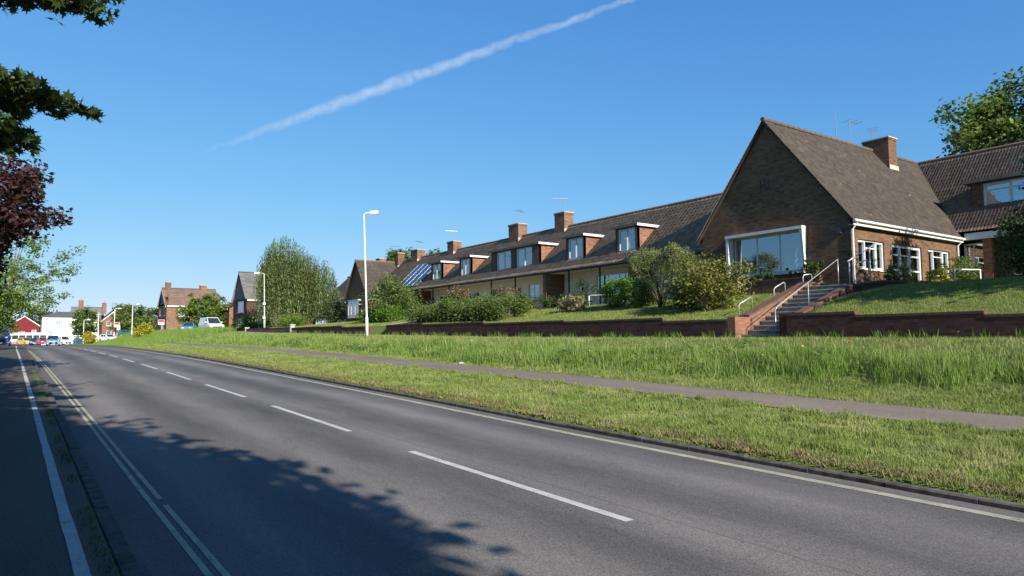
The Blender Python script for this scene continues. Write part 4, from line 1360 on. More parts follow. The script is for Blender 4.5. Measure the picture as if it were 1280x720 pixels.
# ------------------------------------------------------------------ vehicles
def car(label, loc, yaw, paint, kind='hatch', length=4.1, width=1.75, height=1.45, name='parked_car', cat='car', group=None):
    t = root(name, loc, label, cat, group)
    t.rotation_euler = (0, 0, yaw)
    ORG[t.name] = Vector((0, 0, 0))          # local coordinates: +x forward, z up
    Lh, w_, h_ = length / 2, width / 2, height
    gcl = 0.2
    if kind == 'van':
        prof_ = [(-Lh, 0.35), (-Lh, h_ * 0.5), (-Lh, h_ * 0.52), (Lh * 0.42, h_ * 0.54), (Lh * 0.86, h_ * 0.5), (Lh * 0.97, h_ * 0.42), (Lh, 0.4), (Lh * 0.96, gcl), (-Lh * 0.97, gcl)]
        cab = [(-Lh * 0.99, h_ * 0.515), (-Lh * 0.96, h_), (Lh * 0.12, h_), (Lh * 0.6, h_ * 0.53)]
    else:
        prof_ = [(-Lh, 0.4), (-Lh * 0.98, h_ * 0.6), (-Lh * 0.9, h_ * 0.64), (Lh * 0.42, h_ * 0.63), (Lh * 0.85, h_ * 0.56), (Lh * 0.98, h_ * 0.45), (Lh, 0.35), (Lh * 0.96, gcl), (-Lh * 0.96, gcl)]
        cab = [(-Lh * 0.93, h_ * 0.625), (-Lh * 0.72, h_ * 0.97), (-Lh * 0.5, h_), (Lh * 0.02, h_ * 0.985), (Lh * 0.48, h_ * 0.622)]
    n = len(prof_)
    cx, cz = 0, h_ * 0.4
    rings = []
    for yy, sc in ((-w_, 0.94), (-w_ * 0.93, 1.0), (w_ * 0.93, 1.0), (w_, 0.94)):
        rings.append([(cx + (x - cx) * sc, yy, cz + (z - cz) * sc) for x, z in prof_])
    vs = [q for r_ in rings for q in r_]
    fs = [tuple(range(n)), tuple(range(3 * n, 4 * n))[::-1]] + [(k * n + i, k * n + (i + 1) % n, (k + 1) * n + (i + 1) % n, (k + 1) * n + i) for k in range(3) for i in range(n)]
    MB().add(vs, fs).build('body', paint, t, bevel=0)
    m = len(cab)
    top = max(z for _, z in cab)
    def yw(z):
        return w_ * (0.94 - 0.2 * (z - cab[0][1]) / (top - cab[0][1]))
    vs = [(x, -yw(z), z) for x, z in cab] + [(x, yw(z), z) for x, z in cab]
    MB().add(vs, [tuple(range(m)), tuple(range(m, 2 * m))[::-1]] + [(i, (i + 1) % m, m + (i + 1) % m, m + i) for i in range(m)]).build('cabin', paint, t)
    # windscreen and rear window just proud of the cabin, side windows
    def pane(nm, p0, p1, k0=0.08, k1=0.9):
        (xa, za), (xb, zb_) = p0, p1
        d = Vector((xb - xa, 0, zb_ - za))
        nn = Vector((d.z, 0, -d.x)).normalized() * 0.012
        if nn.x * (xa + xb) < 0:
            nn = -nn
        a, b = Vector((xa, 0, za)) + d * k0 + nn, Vector((xa, 0, za)) + d * k1 + nn
        ya, yb = yw(a.z) * 0.9, yw(b.z) * 0.9
        MB().hexa([(a.x, -ya, a.z), (a.x, ya, a.z), (b.x, yb, b.z), (b.x, -yb, b.z), (a.x + nn.x, -ya, a.z + nn.z), (a.x + nn.x, ya, a.z + nn.z), (b.x + nn.x, yb, b.z + nn.z), (b.x + nn.x, -yb, b.z + nn.z)]).build(nm, M['carglass'], t)
    pane('windscreen', cab[-1], cab[-2])
    pane('rear_window', cab[0], cab[1])
    zl, zh = cab[0][1] + (top - cab[0][1]) * 0.12, cab[0][1] + (top - cab[0][1]) * 0.84
    for sgn in (-1, 1):
        spans = ((Lh * 0.02, Lh * 0.36),) if kind == 'van' else ((-Lh * 0.62, -Lh * 0.2), (-Lh * 0.16, Lh * 0.2))
        for xa, xb in spans:
            ya, yb = yw(zl) + 0.008, yw(zh) + 0.008
            xt = xb - (zh - zl) * 0.65 if xb > 0 else xb
            MB().hexa([(xa, sgn * (ya - .01), zl), (xb, sgn * (ya - .01), zl), (xt, sgn * (yb - .01), zh), (xa + 0.05, sgn * (yb - .01), zh), (xa, sgn * ya, zl), (xb, sgn * ya, zl), (xt, sgn * yb, zh), (xa + 0.05, sgn * yb, zh)]).build('side_window', M['carglass'], t)
        for xx in (-Lh * 0.6, Lh * 0.64):
            rw = 0.31 if kind != 'van' else 0.34
            wh = MB().tube([(xx, sgn * (w_ - 0.19), rw), (xx, sgn * (w_ + 0.005), rw)], rw, 18).build('wheel', M['black'], t)
            MB().tube([(xx, sgn * (w_ + 0.006), rw), (xx, sgn * (w_ + 0.018), rw)], rw * 0.62, 14).build('rim', M['steel'], wh)
        MB().box(Lh * 0.93, Lh * 0.99, sgn * w_ * 0.58 - 0.16, sgn * w_ * 0.58 + 0.16, h_ * 0.41, h_ * 0.49).build('headlight', M['lens'], t)
        MB().box(-Lh * 1.0, -Lh * 0.95, sgn * w_ * 0.72 - 0.1, sgn * w_ * 0.72 + 0.1, h_ * 0.42, h_ * 0.56).build('tail_light', M['redlens'], t)
        MB().box(Lh * 0.3, Lh * 0.42, sgn * (w_ + 0.01) - 0.0, sgn * (w_ + 0.15), h_ * 0.62, h_ * 0.71).build('mirror', paint, t)
    MB().box(Lh * 0.965, Lh * 1.004, -w_ * 0.6, w_ * 0.6, 0.28, h_ * 0.36).build('grille', M['black'], t)
    MB().box(Lh * 1.0, Lh * 1.012, -0.26, 0.26, 0.36, 0.47).build('number_plate', M['white'], t)
    return t


P = dict(ltblue=car_paint('paint_light_blue', (0.3, 0.5, 0.66)), red=car_paint('paint_red', (0.42, 0.03, 0.04)), navy=car_paint('paint_navy', (0.03, 0.05, 0.12)), white=car_paint('paint_white', (0.8, 0.8, 0.8)),
         teal=car_paint('paint_blue', (0.1, 0.22, 0.35)), silver=car_paint('paint_silver', (0.62, 0.66, 0.66)), yellow=car_paint('paint_yellow', (0.6, 0.42, 0.12)), green=car_paint('paint_dark_green', (0.03, 0.12, 0.1)), blue=car_paint('paint_royal_blue', (0.03, 0.07, 0.28)))
TOW = -math.pi / 2            # facing the camera along the road
rz = lambda y: float(prof(y)) + 0.01
car('light blue hatchback facing us on the far stretch of road', (4.75, 129, rz(129)), TOW, P['ltblue'], length=3.9, height=1.6, name='car', group='cars at the far junction')
car('red car queuing behind the light blue hatchback', (4.5, 166, rz(166)), TOW + 0.15, P['red'], name='car', group='cars at the far junction', height=1.55)
car('dark navy car beside the long white bus', (3.3, 172, rz(172)), TOW - 0.1, P['navy'], name='car', group='cars at the far junction')
car('pale yellow car in front of the long white bus', (1.7, 176, rz(176)), TOW + 0.5, P['yellow'], name='car', group='cars at the far junction', height=1.55)
car('white van at the junction beyond the light blue hatchback', (8.5, 181, gz(8.5, 181) + 0.05), TOW + 0.4, P['white'], 'van', 4.4, 1.8, 1.9, name='van', cat='van')
car('small white car parked behind the verge by the red and white board', (14.7, 156, gz(14.7, 156) + 0.02), TOW + 0.5, P['white'], length=3.9, height=1.4)
car('dark green car parked on the verge beside the white car', (18.6, 158, gz(18.6, 158) + 0.02), TOW + 0.9, P['green'], length=4.0, height=1.4)
car('silver van facing us on the service road by the broad green tree', (22.3, 104, gz(22.3, 104) + 0.03), TOW + 0.12, P['silver'], 'van', 4.9, 2.0, 2.05, name='parked_van', cat='van')
car('blue hatchback parked behind the silver van', (20.9, 112, gz(20.9, 112) + 0.03), TOW - 0.35, P['teal'], height=1.5, length=4.0)
car('royal blue van at the left edge beyond the footway', (-1.5, 112, rz(112) + 0.08), TOW, P['blue'], 'van', 5.2, 2.0, 2.4, name='parked_van', cat='van')

bus = root('bus', (1.6, 189, 1.09), 'long white single-deck bus crossing the far junction', 'bus')
ORG[bus.name] = Vector((1.6, 189, 1.09))
bx0, bx1, by0, by1 = -2.6, 6.0, 187.8, 190.2
q = []
for yy, ins in ((by0, 0.1), (by0 + 0.12, 0.0), (by1 - 0.12, 0.0), (by1, 0.1)):
    q.append([(bx0 + 0.25 + ins, yy, 1.4), (bx0 + ins, yy, 1.75), (bx0 + ins + 0.1, yy, 2.7), (bx0 + 0.5 + ins, yy, 3.75 - ins), (bx1 - 0.3 - ins, yy, 3.8 - ins), (bx1 - ins, yy, 3.5), (bx1 - ins, yy, 1.5), (bx1 - 0.1 - ins, yy, 1.4)])
MB().add([v for r_ in q for v in r_], [tuple(range(8)), tuple(range(24, 32))[::-1]] + [(k * 8 + i, k * 8 + (i + 1) % 8, (k + 1) * 8 + (i + 1) % 8, (k + 1) * 8 + i) for k in range(3) for i in range(8)]).build('body', P['white'], bus)
for k in range(6):
    xa = -1.9 + k * 1.27
    MB().box(xa, xa + 1.15, by0 - 0.02, by0 + 0.02, 2.35, 3.25).build('side_window', M['carglass'], bus)
MB().box(bx0 + 0.1, bx0 + 0.2, by0 + 0.2, by1 - 0.2, 2.1, 3.2).build('windscreen', M['carglass'], bus)
for xx in (-1.1, 4.2):
    wh = MB().tube([(xx, by0 - 0.01, 1.55), (xx, by0 + 0.3, 1.55)], 0.47, 18).build('wheel', M['black'], bus)
    MB().tube([(xx, by0 - 0.03, 1.55), (xx, by0 - 0.012, 1.55)], 0.28, 14).build('rim', M['steel'], wh)
MB().box(bx0 + 0.5, bx1 - 0.3, by0 - 0.014, by0 + 0.02, 1.45, 1.75).build('skirt', M['lead'], bus)


# ------------------------------------------------------------------ houses farther along
def simple_house(label, x0, x1, y0, y1, zb, ze, zr, wall, roof, ridge='x', wins=(), chims=(), over=0.25, name='house', side_wins=(), gable_mat=None, group='houses farther along the road', white_verge=False):
    """ridge 'x': gables face the road; 'y': eaves face the road. wins on the -X face (a=Y), side_wins on the -Y face (a=X)"""
    h = root(name, ((x0 + x1) / 2, (y0 + y1) / 2, zb), label, 'house', group)
    ym, xm = (y0 + y1) / 2, (x0 + x1) / 2
    gm = gable_mat or wall
    raw(wall_holes(FX(x0), y0, y1, zb - 1.5, ze, [w_[:4] for w_ in wins]), 'front_wall', wall, h)
    raw(wall_holes(FY(y0), x0 + 0.283, x1, zb - 1.5, ze, [w_[:4] for w_ in side_wins]), 'side_wall', wall, h)
    MB().box(x0 + 0.283, x1, y1 - 0.3, y1 - 0.002, zb - 1.5, ze).build('rear_wall', wall, h)
    MB().box(x1 - 0.3, x1 - 0.002, y0 + 0.283, y1 - 0.31, zb - 1.5, ze).build('end_wall', wall, h)
    MB().box(x0 + 0.6, x1 - 0.6, y0 + 0.6, y1 - 0.6, zb, ze - 0.1).build('dark_fill', M['room'], h)  # dark block inside the shell, painted as an unlit interior
    if ridge == 'x':
        for xx, s_ in ((x0, 1), (x1 - 0.3, 1)):
            MB().prism([(xx, y0, ze), (xx, y1, ze), (xx, ym, zr)], (0.3, 0, 0)).build('gable', gm, h)
        k = (zr - ze) / (ym - y0)
        tile_roof('roof_tiles', (x0 - over, y0 - over, ze - over * k + 0.08), (1, 0, 0), x1 - x0 + 2 * over, (0, ym - y0 + over, (ym - y0 + over) * k), roof, h, gauge=0.34, tw=0.6, lap=0.02, seg=1, wavy=False, seed=1)
        tile_roof('roof_tiles', (x0 - over, y1 + over, ze - over * k + 0.08), (1, 0, 0), x1 - x0 + 2 * over, (0, -(ym - y0 + over), (ym - y0 + over) * k), roof, h, gauge=0.34, tw=0.6, lap=0.02, seg=1, wavy=False, seed=2)
        ridge_tiles(h, (x0 - over, ym, zr + 0.12), (x1 + over, ym, zr + 0.12), roof, 0.14)
        if white_verge:
            for ye in (y0 - over, y1 + over):
                e, r_ = Vector((x0 - over - 0.02, ye, ze - over * k)), Vector((x0 - over - 0.02, ym, zr + 0.02))
                MB().prism([e, e - Vector((0, 0, 0.3)), r_ - Vector((0, 0, 0.3)), r_], (0.06, 0, 0)).build('bargeboard', M['white'], h)
        MB().box(x0, x1, y0 - over - 0.04, y0 - over, ze - over * k - 0.16, ze - over * k + 0.06).build('gutter', M['white'], h)
    else:
        for yy in (y0, y1 - 0.3):
            MB().prism([(x0, yy, ze), (x1, yy, ze), (xm, yy, zr)], (0, 0.3, 0)).build('gable', gm, h)
        k = (zr - ze) / (xm - x0)
        tile_roof('roof_tiles', (x0 - over, y0 - over, ze - over * k + 0.08), (0, 1, 0), y1 - y0 + 2 * over, (xm - x0 + over, 0, (xm - x0 + over) * k), roof, h, gauge=0.34, tw=0.6, lap=0.02, seg=1, wavy=False, seed=3)
        tile_roof('roof_tiles', (x1 + over, y0 - over, ze - over * k + 0.08), (0, 1, 0), y1 - y0 + 2 * over, (-(xm - x0 + over), 0, (xm - x0 + over) * k), roof, h, gauge=0.34, tw=0.6, lap=0.02, seg=1, wavy=False, seed=4)
        ridge_tiles(h, (xm, y0 - over, zr + 0.12), (xm, y1 + over, zr + 0.12), roof, 0.14)
        MB().box(x0 - over - 0.05, x0 - over, y0, y1, ze - over * k - 0.16, ze - over * k + 0.06).build('gutter', M['white'], h)
        if white_verge:
            for xa in (x0 - over, x1 + over):
                e, r_ = Vector((xa, y0 - over - 0.02, ze - over * k)), Vector((xm, y0 - over - 0.02, zr + 0.02))
                MB().prism([e, e - Vector((0, 0, 0.3)), r_ - Vector((0, 0, 0.3)), r_], (0, 0.06, 0)).build('bargeboard', M['white'], h)
    for w_ in wins:
        window(FX(x0), h, *w_[:4], cols=w_[4] if len(w_) > 4 else (0.5,), curtain=0.3, fwid=0.09)
    for w_ in side_wins:
        window(FY(y0), h, *w_[:4], cols=w_[4] if len(w_) > 4 else (0.5,), curtain=0.3, fwid=0.09)
    for c in chims:
        chimney(h, *c[:6], c[6] if len(c) > 6 else 'brick_orange', pots=c[7] if len(c) > 7 else 0)
    return h


# brick house with a grey roof left of the weeping tree: a road-facing gable and a recessed part
simple_house('tall brown brick house with grey roof left of the weeping tree', 24.7, 34, 95.0, 102.0, 2.75, 7.25, 10.8, M['brick_wall'], M['slate'], 'x',
             wins=[(96.6, 100.0, 5.4, 6.95, (0.25, 0.5, 0.75)), (96.6, 100.2, 3.4, 4.6, (0.25, 0.5, 0.75))], side_wins=[(26.2, 27.8, 5.4, 6.9), (26.2, 28.2, 3.4, 4.6), (30.0, 31.8, 5.4, 6.9)],
             chims=[(27.6, 28.6, 98.0, 99.2, 10.0, 12.0)], gable_mat=M['vertfelt'], name='brick_house')
simple_house('plain brick house glimpsed behind the broad green tree', 27.5, 35, 116, 124, 3.0, 6.8, 8.8, M['brick_orange'], M['tile_far'], 'y', wins=[(118, 119.6, 5.2, 6.4), (121, 122.6, 5.2, 6.4)],
             side_wins=[(29.5, 31.2, 5.2, 6.4)], chims=[(31.0, 31.7, 116.2, 117.2, 8.3, 10.0)], name='brick_house')
simple_house('half-timbered looking house with red-brown roof beyond the yellow bush', 23.4, 33, 147, 156.5, 3.2, 8.6, 12.0, M['brick_tan'], M['tile_far'], 'x', white_verge=True,
             wins=[(148.5, 151, 6.6, 8.2, (0.33, 0.66)), (152.5, 155, 6.6, 8.2, (0.33, 0.66)), (150, 154, 9.0, 10.2, (0.33, 0.66)), (148.5, 152, 3.9, 5.4, (0.33, 0.66))], side_wins=[(25.5, 27.5, 6.4, 7.9), (29, 31, 6.4, 7.9)],
             chims=[(23.9, 24.8, 151.2, 152.3, 11.3, 13.3, 'brick'), (30.2, 31.4, 151.2, 152.3, 11.3, 12.9)], gable_mat=M['vertfelt'], name='gabled_villa')
simple_house('pale house with tiled roof between the weeping tree and the end gable', 33.6, 40, 78.5, 90, 3.3, 7.0, 10.0, M['white_wall'], M['tile'], 'y', wins=[(79.4, 80.7, 5.4, 6.6), (82, 84, 5.4, 6.6), (79.4, 80.6, 3.5, 4.6)],
             side_wins=[(34.6, 36.4, 5.4, 6.7), (34.6, 36.4, 3.6, 4.7)], chims=[(36.2, 37.1, 78.9, 79.9, 9.2, 11.6, 'brick_orange')], name='cottage')
# corner buildings at the far junction
wh = root('corner_house', (9.5, 212, 1.1), 'large white rendered corner house with hipped slate roof at the far junction', 'house', 'houses farther along the road')
FW = FY(206.5)
ww = [(8.0, 9.1, 5.9, 7.0), (12.2, 13.2, 5.7, 7.2), (12.2, 13.2, 3.2, 5.0), (6.4, 7.4, 3.2, 4.6)]
raw(wall_holes(FW, 5.2, 15.2, 0.8, 7.9, ww), 'front_wall', M['white_wall'], wh)
raw(wall_holes(FX(5.2), 206.783, 218, 0.8, 7.9), 'side_wall', M['white_wall'], wh)
MB().box(14.9, 15.2, 206.8, 218, 0.8, 7.9).build('end_wall', M['white_wall'], wh)
for w_ in ww:
    window(FW, wh, *w_, curtain=0.3, fwid=0.1)
MB().add([(4.9, 206.2, 7.85), (15.5, 206.2, 7.85), (15.5, 218, 7.85), (4.9, 218, 7.85), (8.3, 211.5, 9.4), (12.5, 211.5, 9.4)], [(0, 1, 5, 4), (1, 2, 5), (2, 3, 4, 5), (3, 0, 4), (3, 2, 1, 0)]).build('roof', M['slate'], wh)
MB().fbox(FW, 5.3, 15.1, 0.01, 0.15, 3.0, 3.12).build('string_course', M['lead'], wh)
simple_house('dark red painted house left of the white corner house', -1.5, 5.0, 222, 232, 1.1, 6.2, 8.6, M['redpaint'], M['slate'], 'y', side_wins=[(0.6, 1.9, 3.2, 4.6), (3.4, 4.4, 3.2, 5.0)], white_verge=True, name='painted_house')
simple_house('brick house behind the green roadside tree at far left', -6.5, -1.8, 214, 224, 1.1, 6.5, 8.5, M['brick_orange'], M['tile_far'], 'y', side_wins=[(-5.4, -4.2, 4.0, 5.6), (-3.6, -2.6, 4.0, 5.6)], name='brick_house')
simple_house('white gabled house with dark slate roof behind the white corner house', 13.0, 20.5, 232, 242, 1.3, 8.2, 11.6, M['white_wall'], M['slate'], 'x', side_wins=[(14.5, 15.6, 6.0, 7.6), (17, 18, 6.0, 7.6)], white_verge=True,
             chims=[(14.6, 15.8, 236.4, 237.6, 10.6, 13.8, 'brick_orange', 2)], name='gabled_villa')
simple_house('red brick villa with slate roof and white windows near the far junction', 19.3, 28.5, 222, 232, 1.5, 7.6, 11.8, M['brick_orange'], M['slate'], 'y', side_wins=[(20.4, 21.5, 6.0, 7.4), (22.8, 24.0, 6.0, 7.4), (20.4, 21.6, 3.0, 4.8), (25.4, 26.6, 6.0, 7.4)], white_verge=True,
             chims=[(19.6, 20.6, 226, 227.2, 9.5, 12.6, 'brick_tan', 3), (25.4, 27.6, 228, 229.2, 9.8, 12.4, 'brick_tan', 4)], name='gabled_villa')
simple_house('low brick house with tiled roof behind the larger yellow bush', 24, 31, 196, 206, 1.8, 5.5, 8.2, M['brick_tan'], M['tile_far'], 'y', side_wins=[(25.2, 26.6, 3.4, 4.8), (28.4, 29.8, 3.4, 4.8)], name='brick_house')

# ------------------------------------------------------------------ trees
# great maple whose boughs hang over the footway (its trunk stands left of the frame)
mz = 0.0
g = np.random.default_rng(5)


def bough_tree(name, label, base, fork_h, boughs, leaf, crown, seed):
    """tree with limbs carried to given bough tips; leaves as lobed fans along the boughs and a full crown behind"""
    g = np.random.default_rng(seed)
    t = root(name, base, label, 'tree')
    b = Vector(base)
    fork = b + Vector((0.1, 0.1, fork_h))
    mb = MB()
    top = Vector(crown[0]) + Vector((0, 0, crown[1][2] * 0.5))
    mb.tube([b - Vector((0, 0, .2)), b + Vector((0, 0, .5)), fork, fork.lerp(top, .5), top], [0.42, 0.32, 0.26, 0.15, 0.03], 10)
    pts = []
    for (tip, spread, n) in boughs:
        tip = Vector(tip)
        mid = fork.lerp(tip, 0.55) + Vector((0, 0, 0.9))
        path = [fork, fork.lerp(mid, 0.5) + Vector((0, 0, .3)), mid, mid.lerp(tip, 0.6) + Vector((0, 0, .15)), tip]
        mb.tube(path, [0.13, 0.1, 0.06, 0.03, 0.008], 7)
        for k in range(int(n * 1.6)):
            u = g.uniform(0.45, 1.0) ** 0.7
            i = min(3, int(u * 4))
            q = path[i].lerp(path[i + 1], u * 4 - i)
            pts.append(np.array(q) + g.normal(size=3) * np.array(spread) * (1.15 - 0.75 * u))
    P_ = np.array(pts)
    c = leaf_cloud('bough_leaves', P_, 0.145, leaf, t, g, TPL_MAPLE, droop=0.5)
    P2, br, cc = crown_pts(g, *crown, 0.5, 0.25, crown[5], 0.7) if False else crown_pts(g, crown[0], crown[1], crown[2], crown[3], crown[4], 0.5, 0.25, crown[5], 0.7)
    leaf_cloud('crown', P2, 0.17, leaf, t, g, TPL_LEAF * np.array([1.5, 1, 1]), bright=br)
    for i in g.choice(len(cc), 12, replace=False):
        e = Vector(cc[i])
        s_ = fork.lerp(top, g.uniform(0, .6))
        mb.tube([s_, s_.lerp(e, .5) + Vector((0, 0, .4)), e], [0.1, 0.06, 0.015], 6)
    mb.build('trunk', M['bark'], t, smooth=True)
    return t


# pixel-free positions: boughs 7-9 m ahead of the camera over the white line
bough_tree('maple_tree', 'dark maple whose lobed leafy boughs hang into the top left of the sky', (-4.6, 9.5, 0.15), 3.2,
           [((0.0, 10.1, 5.8), (0.25, 0.4, 0.12), 260), ((0.35, 9.9, 5.75), (0.25, 0.4, 0.1), 260), ((0.72, 9.6, 5.62), (0.2, 0.35, 0.09), 220), ((0.85, 9.5, 5.85), (0.25, 0.35, 0.1), 200),
            ((-0.12, 10.3, 4.75), (0.1, 0.3, 0.1), 160), ((0.0, 10.2, 4.42), (0.15, 0.3, 0.1), 240), ((0.35, 10.0, 4.4), (0.16, 0.3, 0.06), 150), ((0.7, 9.75, 4.36), (0.12, 0.25, 0.06), 170),
            ((0.02, 10.25, 4.12), (0.12, 0.3, 0.1), 220), ((0.17, 10.15, 3.95), (0.1, 0.25, 0.06), 110), ((-0.1, 10.3, 3.95), (0.12, 0.25, 0.08), 160)], L['maple'],
           ((-4.75, 8.0, 8.2), (4.0, 6.0, 3.2), 420, 90, 0.8, 5.0), 21)
make_tree('maple_tree', 'broad leafy maple behind the viewer shading the near road', 'tree', (-5.4, -6.5, -0.2), 3.4, 0.4, (-3.7, -6.3, 7.4), (5.1, 8.0, 3.2), L['maple'], 0.36, 1000, 100, 0.75, 22, zcut=4.8, shell=0.1, lump=0.12)
make_tree('copper_maple', 'dark copper-leaved maple at the left edge above the footway', 'tree', (-5.6, 27.5, 0.45), 2.4, 0.3, (-5.05, 27.4, 5.6), (5.0, 5.6, 4.1), L['copper'], 0.2, 1100, 170, 0.55, 23, zcut=3.3, shell=0.45)
make_tree('roadside_tree', 'yellow-green roadside tree low at the left edge beyond the copper maple', 'tree', (-5.5, 62, 1.0), 2.0, 0.25, (-4.6, 62, 4.9), (5.2, 5.5, 4.0), L['lime'], 0.28, 200, 80, 0.8, 24, zcut=1.6)
make_tree('roadside_tree', 'airy pale green tree with thin branches reaching over the far road at left', 'tree', (-3.0, 112, 1.1), 4, 0.35, (-0.8, 112, 9.8), (7.6, 8, 6.4), L['lime'], 0.34, 190, 48, 0.75, 25, zcut=5.5, shell=0.4, limbs=26)
make_tree('roadside_tree', 'mid green tree at the left edge above the royal blue van', 'tree', (-7.5, 98, 1.2), 3, 0.3, (-6.3, 98, 5.4), (6.0, 6, 4.6), L['mid'], 0.32, 160, 70, 0.9, 26, zcut=1.8)
# shading tree row out of frame on the left, continuing the row
make_tree('roadside_tree', 'leafy tree in the footway row just left of the frame', 'tree', (-4.8, 17.5, 0.35), 2.6, 0.28, (-4.5, 17.5, 6.6), (3.6, 5.0, 3.6), L['maple'], 0.24, 280, 80, 0.8, 27, zcut=3.6, shell=0.3)
make_tree('garden_tree', 'leafy garden tree beyond the right edge shading the upper lawn', 'tree', (26.0, 0.4, 3.3), 2.4, 0.3, (26.2, 0.4, 7.8), (4.4, 3.8, 3.0), L['mid'], 0.28, 300, 75, 0.8, 28, zcut=5.0, shell=0.3)
# weeping tree
g = np.random.default_rng(33)
wt = root('weeping_tree', (26.4, 79.4, gz(26.4, 79.4)), 'large weeping tree with hanging grey-green curtains of foliage', 'tree')
zb = gz(26.4, 79.4)
pts, brs = [], []
for k in range(1900):
    a, rr = g.uniform(0, 2 * math.pi), math.sqrt(g.uniform(0, 1))
    lob = 1 + 0.18 * math.sin(3 * a + 1) + 0.1 * math.sin(7 * a)
    # long axis runs across the view; a lower shoulder on the right
    ux, uy = math.cos(a) * rr * lob, math.sin(a) * rr * lob
    off = Vector((0.81, -0.58, 0)) * ux * 4.3 + Vector((0.58, 0.81, 0)) * uy * 3.6
    x, y = 26.0 + off.x, 79.6 + off.y
    side = ux
    hp = np.interp(ux, [-1.1, -0.85, -0.5, -0.28, 0.0, 0.25, 0.5, 0.8, 1.0, 1.15], [0.45, 0.84, 0.97, 1.0, 0.95, 0.86, 0.76, 0.74, 0.66, 0.4])
    dome = (13.9 - zb) * hp * math.sqrt(max(0.05, 1 - 0.75 * uy * uy))
    ztop = zb + dome * g.uniform(0.62, 1.0)
    ln = min(ztop - zb - g.uniform(0.1, 1.0), g.uniform(2.5, 8.5))
    if ln < 0.5:
        continue
    n = int(ln / 0.2)
    sx, sy = g.normal(0, 0.1, 2)
    b0 = g.uniform(0.15, 0.8)
    for j in range(n):
        pts.append((x + sx * j * 0.2 + g.normal(0, .07), y + sy * j * 0.2 + g.normal(0, .07), ztop - j * 0.2 + g.normal(0, .05)))
        brs.append(b0)
leaf_cloud('crown', np.array(pts), 0.29, L['willow'], wt, g, TPL_NARROW * np.array([1.1, 1.25, 1]), droop=4.5, bright=np.array(brs))
mb = MB()
c0 = Vector((26.2, 79.5, zb))
mb.tube([c0 - Vector((0, 0, .2)), c0 + Vector((0.1, 0, 2.5)), c0 + Vector((-.3, .2, 5)), c0 + Vector((-.8, .6, 8.5))], [0.35, 0.26, 0.17, 0.04], 9)
for k in range(12):
    a = k * 0.9
    mb.tube([c0 + Vector((0, 0, 2.2 + k * .3)), c0 + Vector((1.4 * math.cos(a), 1.3 * math.sin(a), 4.0 + k * .28)), c0 + Vector((2.5 * math.cos(a), 2.2 * math.sin(a), 4.2 + k * .2))], [0.12, 0.07, 0.02], 6)
mb.build('trunk', M['bark'], wt, smooth=True)
make_tree('broad_tree', 'broad rounded bright green tree behind the parked vans', 'tree', (24.8, 120, 3.0), 1.6, 0.25, (24.6, 120, 5.9), (3.6, 3.8, 3.1), L['lime'], 0.34, 200, 60, 0.6, 34, zcut=3.4)
make_tree('tall_tree', 'tall dark green tree rising behind the right-hand wing roof', 'tree', (60, 17, 5), 5, 0.5, (61, 15.7, 13.8), (8.0, 8.6, 6.6), L['mid'], 0.36, 620, 150, 0.95, 35, shell=0.4, limbs=14)
make_tree('conifer_clump', 'rounded green treetop behind the terrace chimney', 'tree', (43, 86.5, 4.5), 4, 0.3, (43, 86.5, 11.3), (2.4, 3.4, 2.6), L['mid'], 0.34, 110, 60, 0.55, 36)
make_tree('conifer_clump', 'second lower green treetop behind the end cottage chimney', 'tree', (45, 82, 4.5), 4, 0.3, (45, 82, 10.6), (2.0, 3.0, 2.4), L['mid'], 0.34, 80, 60, 0.55, 37)
make_tree('street_tree', 'round green tree in front of the white corner house', 'tree', (13.6, 193.5, 1.4), 1.6, 0.2, (13.4, 193.2, 6.2), (2.9, 3.2, 3.6), L['mid'], 0.42, 120, 55, 0.7, 38)
make_tree('street_tree', 'wide green tree between the red brick villa and the half-timbered house', 'tree', (20.5, 170, 2.2), 1.6, 0.25, (20.3, 170, 5.9), (3.8, 4.2, 3.9), L['mid'], 0.42, 150, 60, 0.8, 39, zcut=2.8)
make_tree('street_tree', 'dark tree just left of the half-timbered house', 'tree', (27, 182, 2.0), 1.6, 0.25, (26.5, 182, 6.0), (3.4, 3.6, 3.5), L['dark'], 0.42, 90, 60, 0.8, 40, zcut=2.6)
make_tree('street_tree', 'green tree filling the gap left of the dark red house', 'tree', (-3.5, 206, 1.1), 2, 0.25, (-3.4, 206, 5.0), (3.4, 3.6, 4.0), L['mid'], 0.45, 100, 60, 0.8, 41, zcut=1.8)
make_tree('street_tree', 'dark treetop behind the roof of the dark red house', 'tree', (5.5, 250, 1.1), 3, 0.3, (5.5, 250, 8.0), (4.0, 4, 4.2), L['dark'], 0.5, 90, 60, 0.9, 42)
make_tree('hill_tree', 'soft green treetop behind the roof right of the weeping tree', 'tree', (46, 96, 5), 3, 0.3, (46, 96, 9.6), (4.5, 6, 3.2), L['olive'], 0.4, 110, 60, 0.8, 43)

# ------------------------------------------------------------------ shrubs and hedges
bush('mixed_shrub', 'large tangled olive-green shrub left of the garden steps', 'shrub', 22.7, 18.2, (1.1, 1.75), 2.0, L['olive'], 0.13, 5600, 51, stems=16, bark='bark_pale', clump_r=0.34)
bush('mixed_shrub', 'dense darker shrub tucked behind the large tangled shrub', 'shrub', 23.6, 19.9, (1.0, 1.0), 1.4, L['dark'], 0.13, 3600, 52)
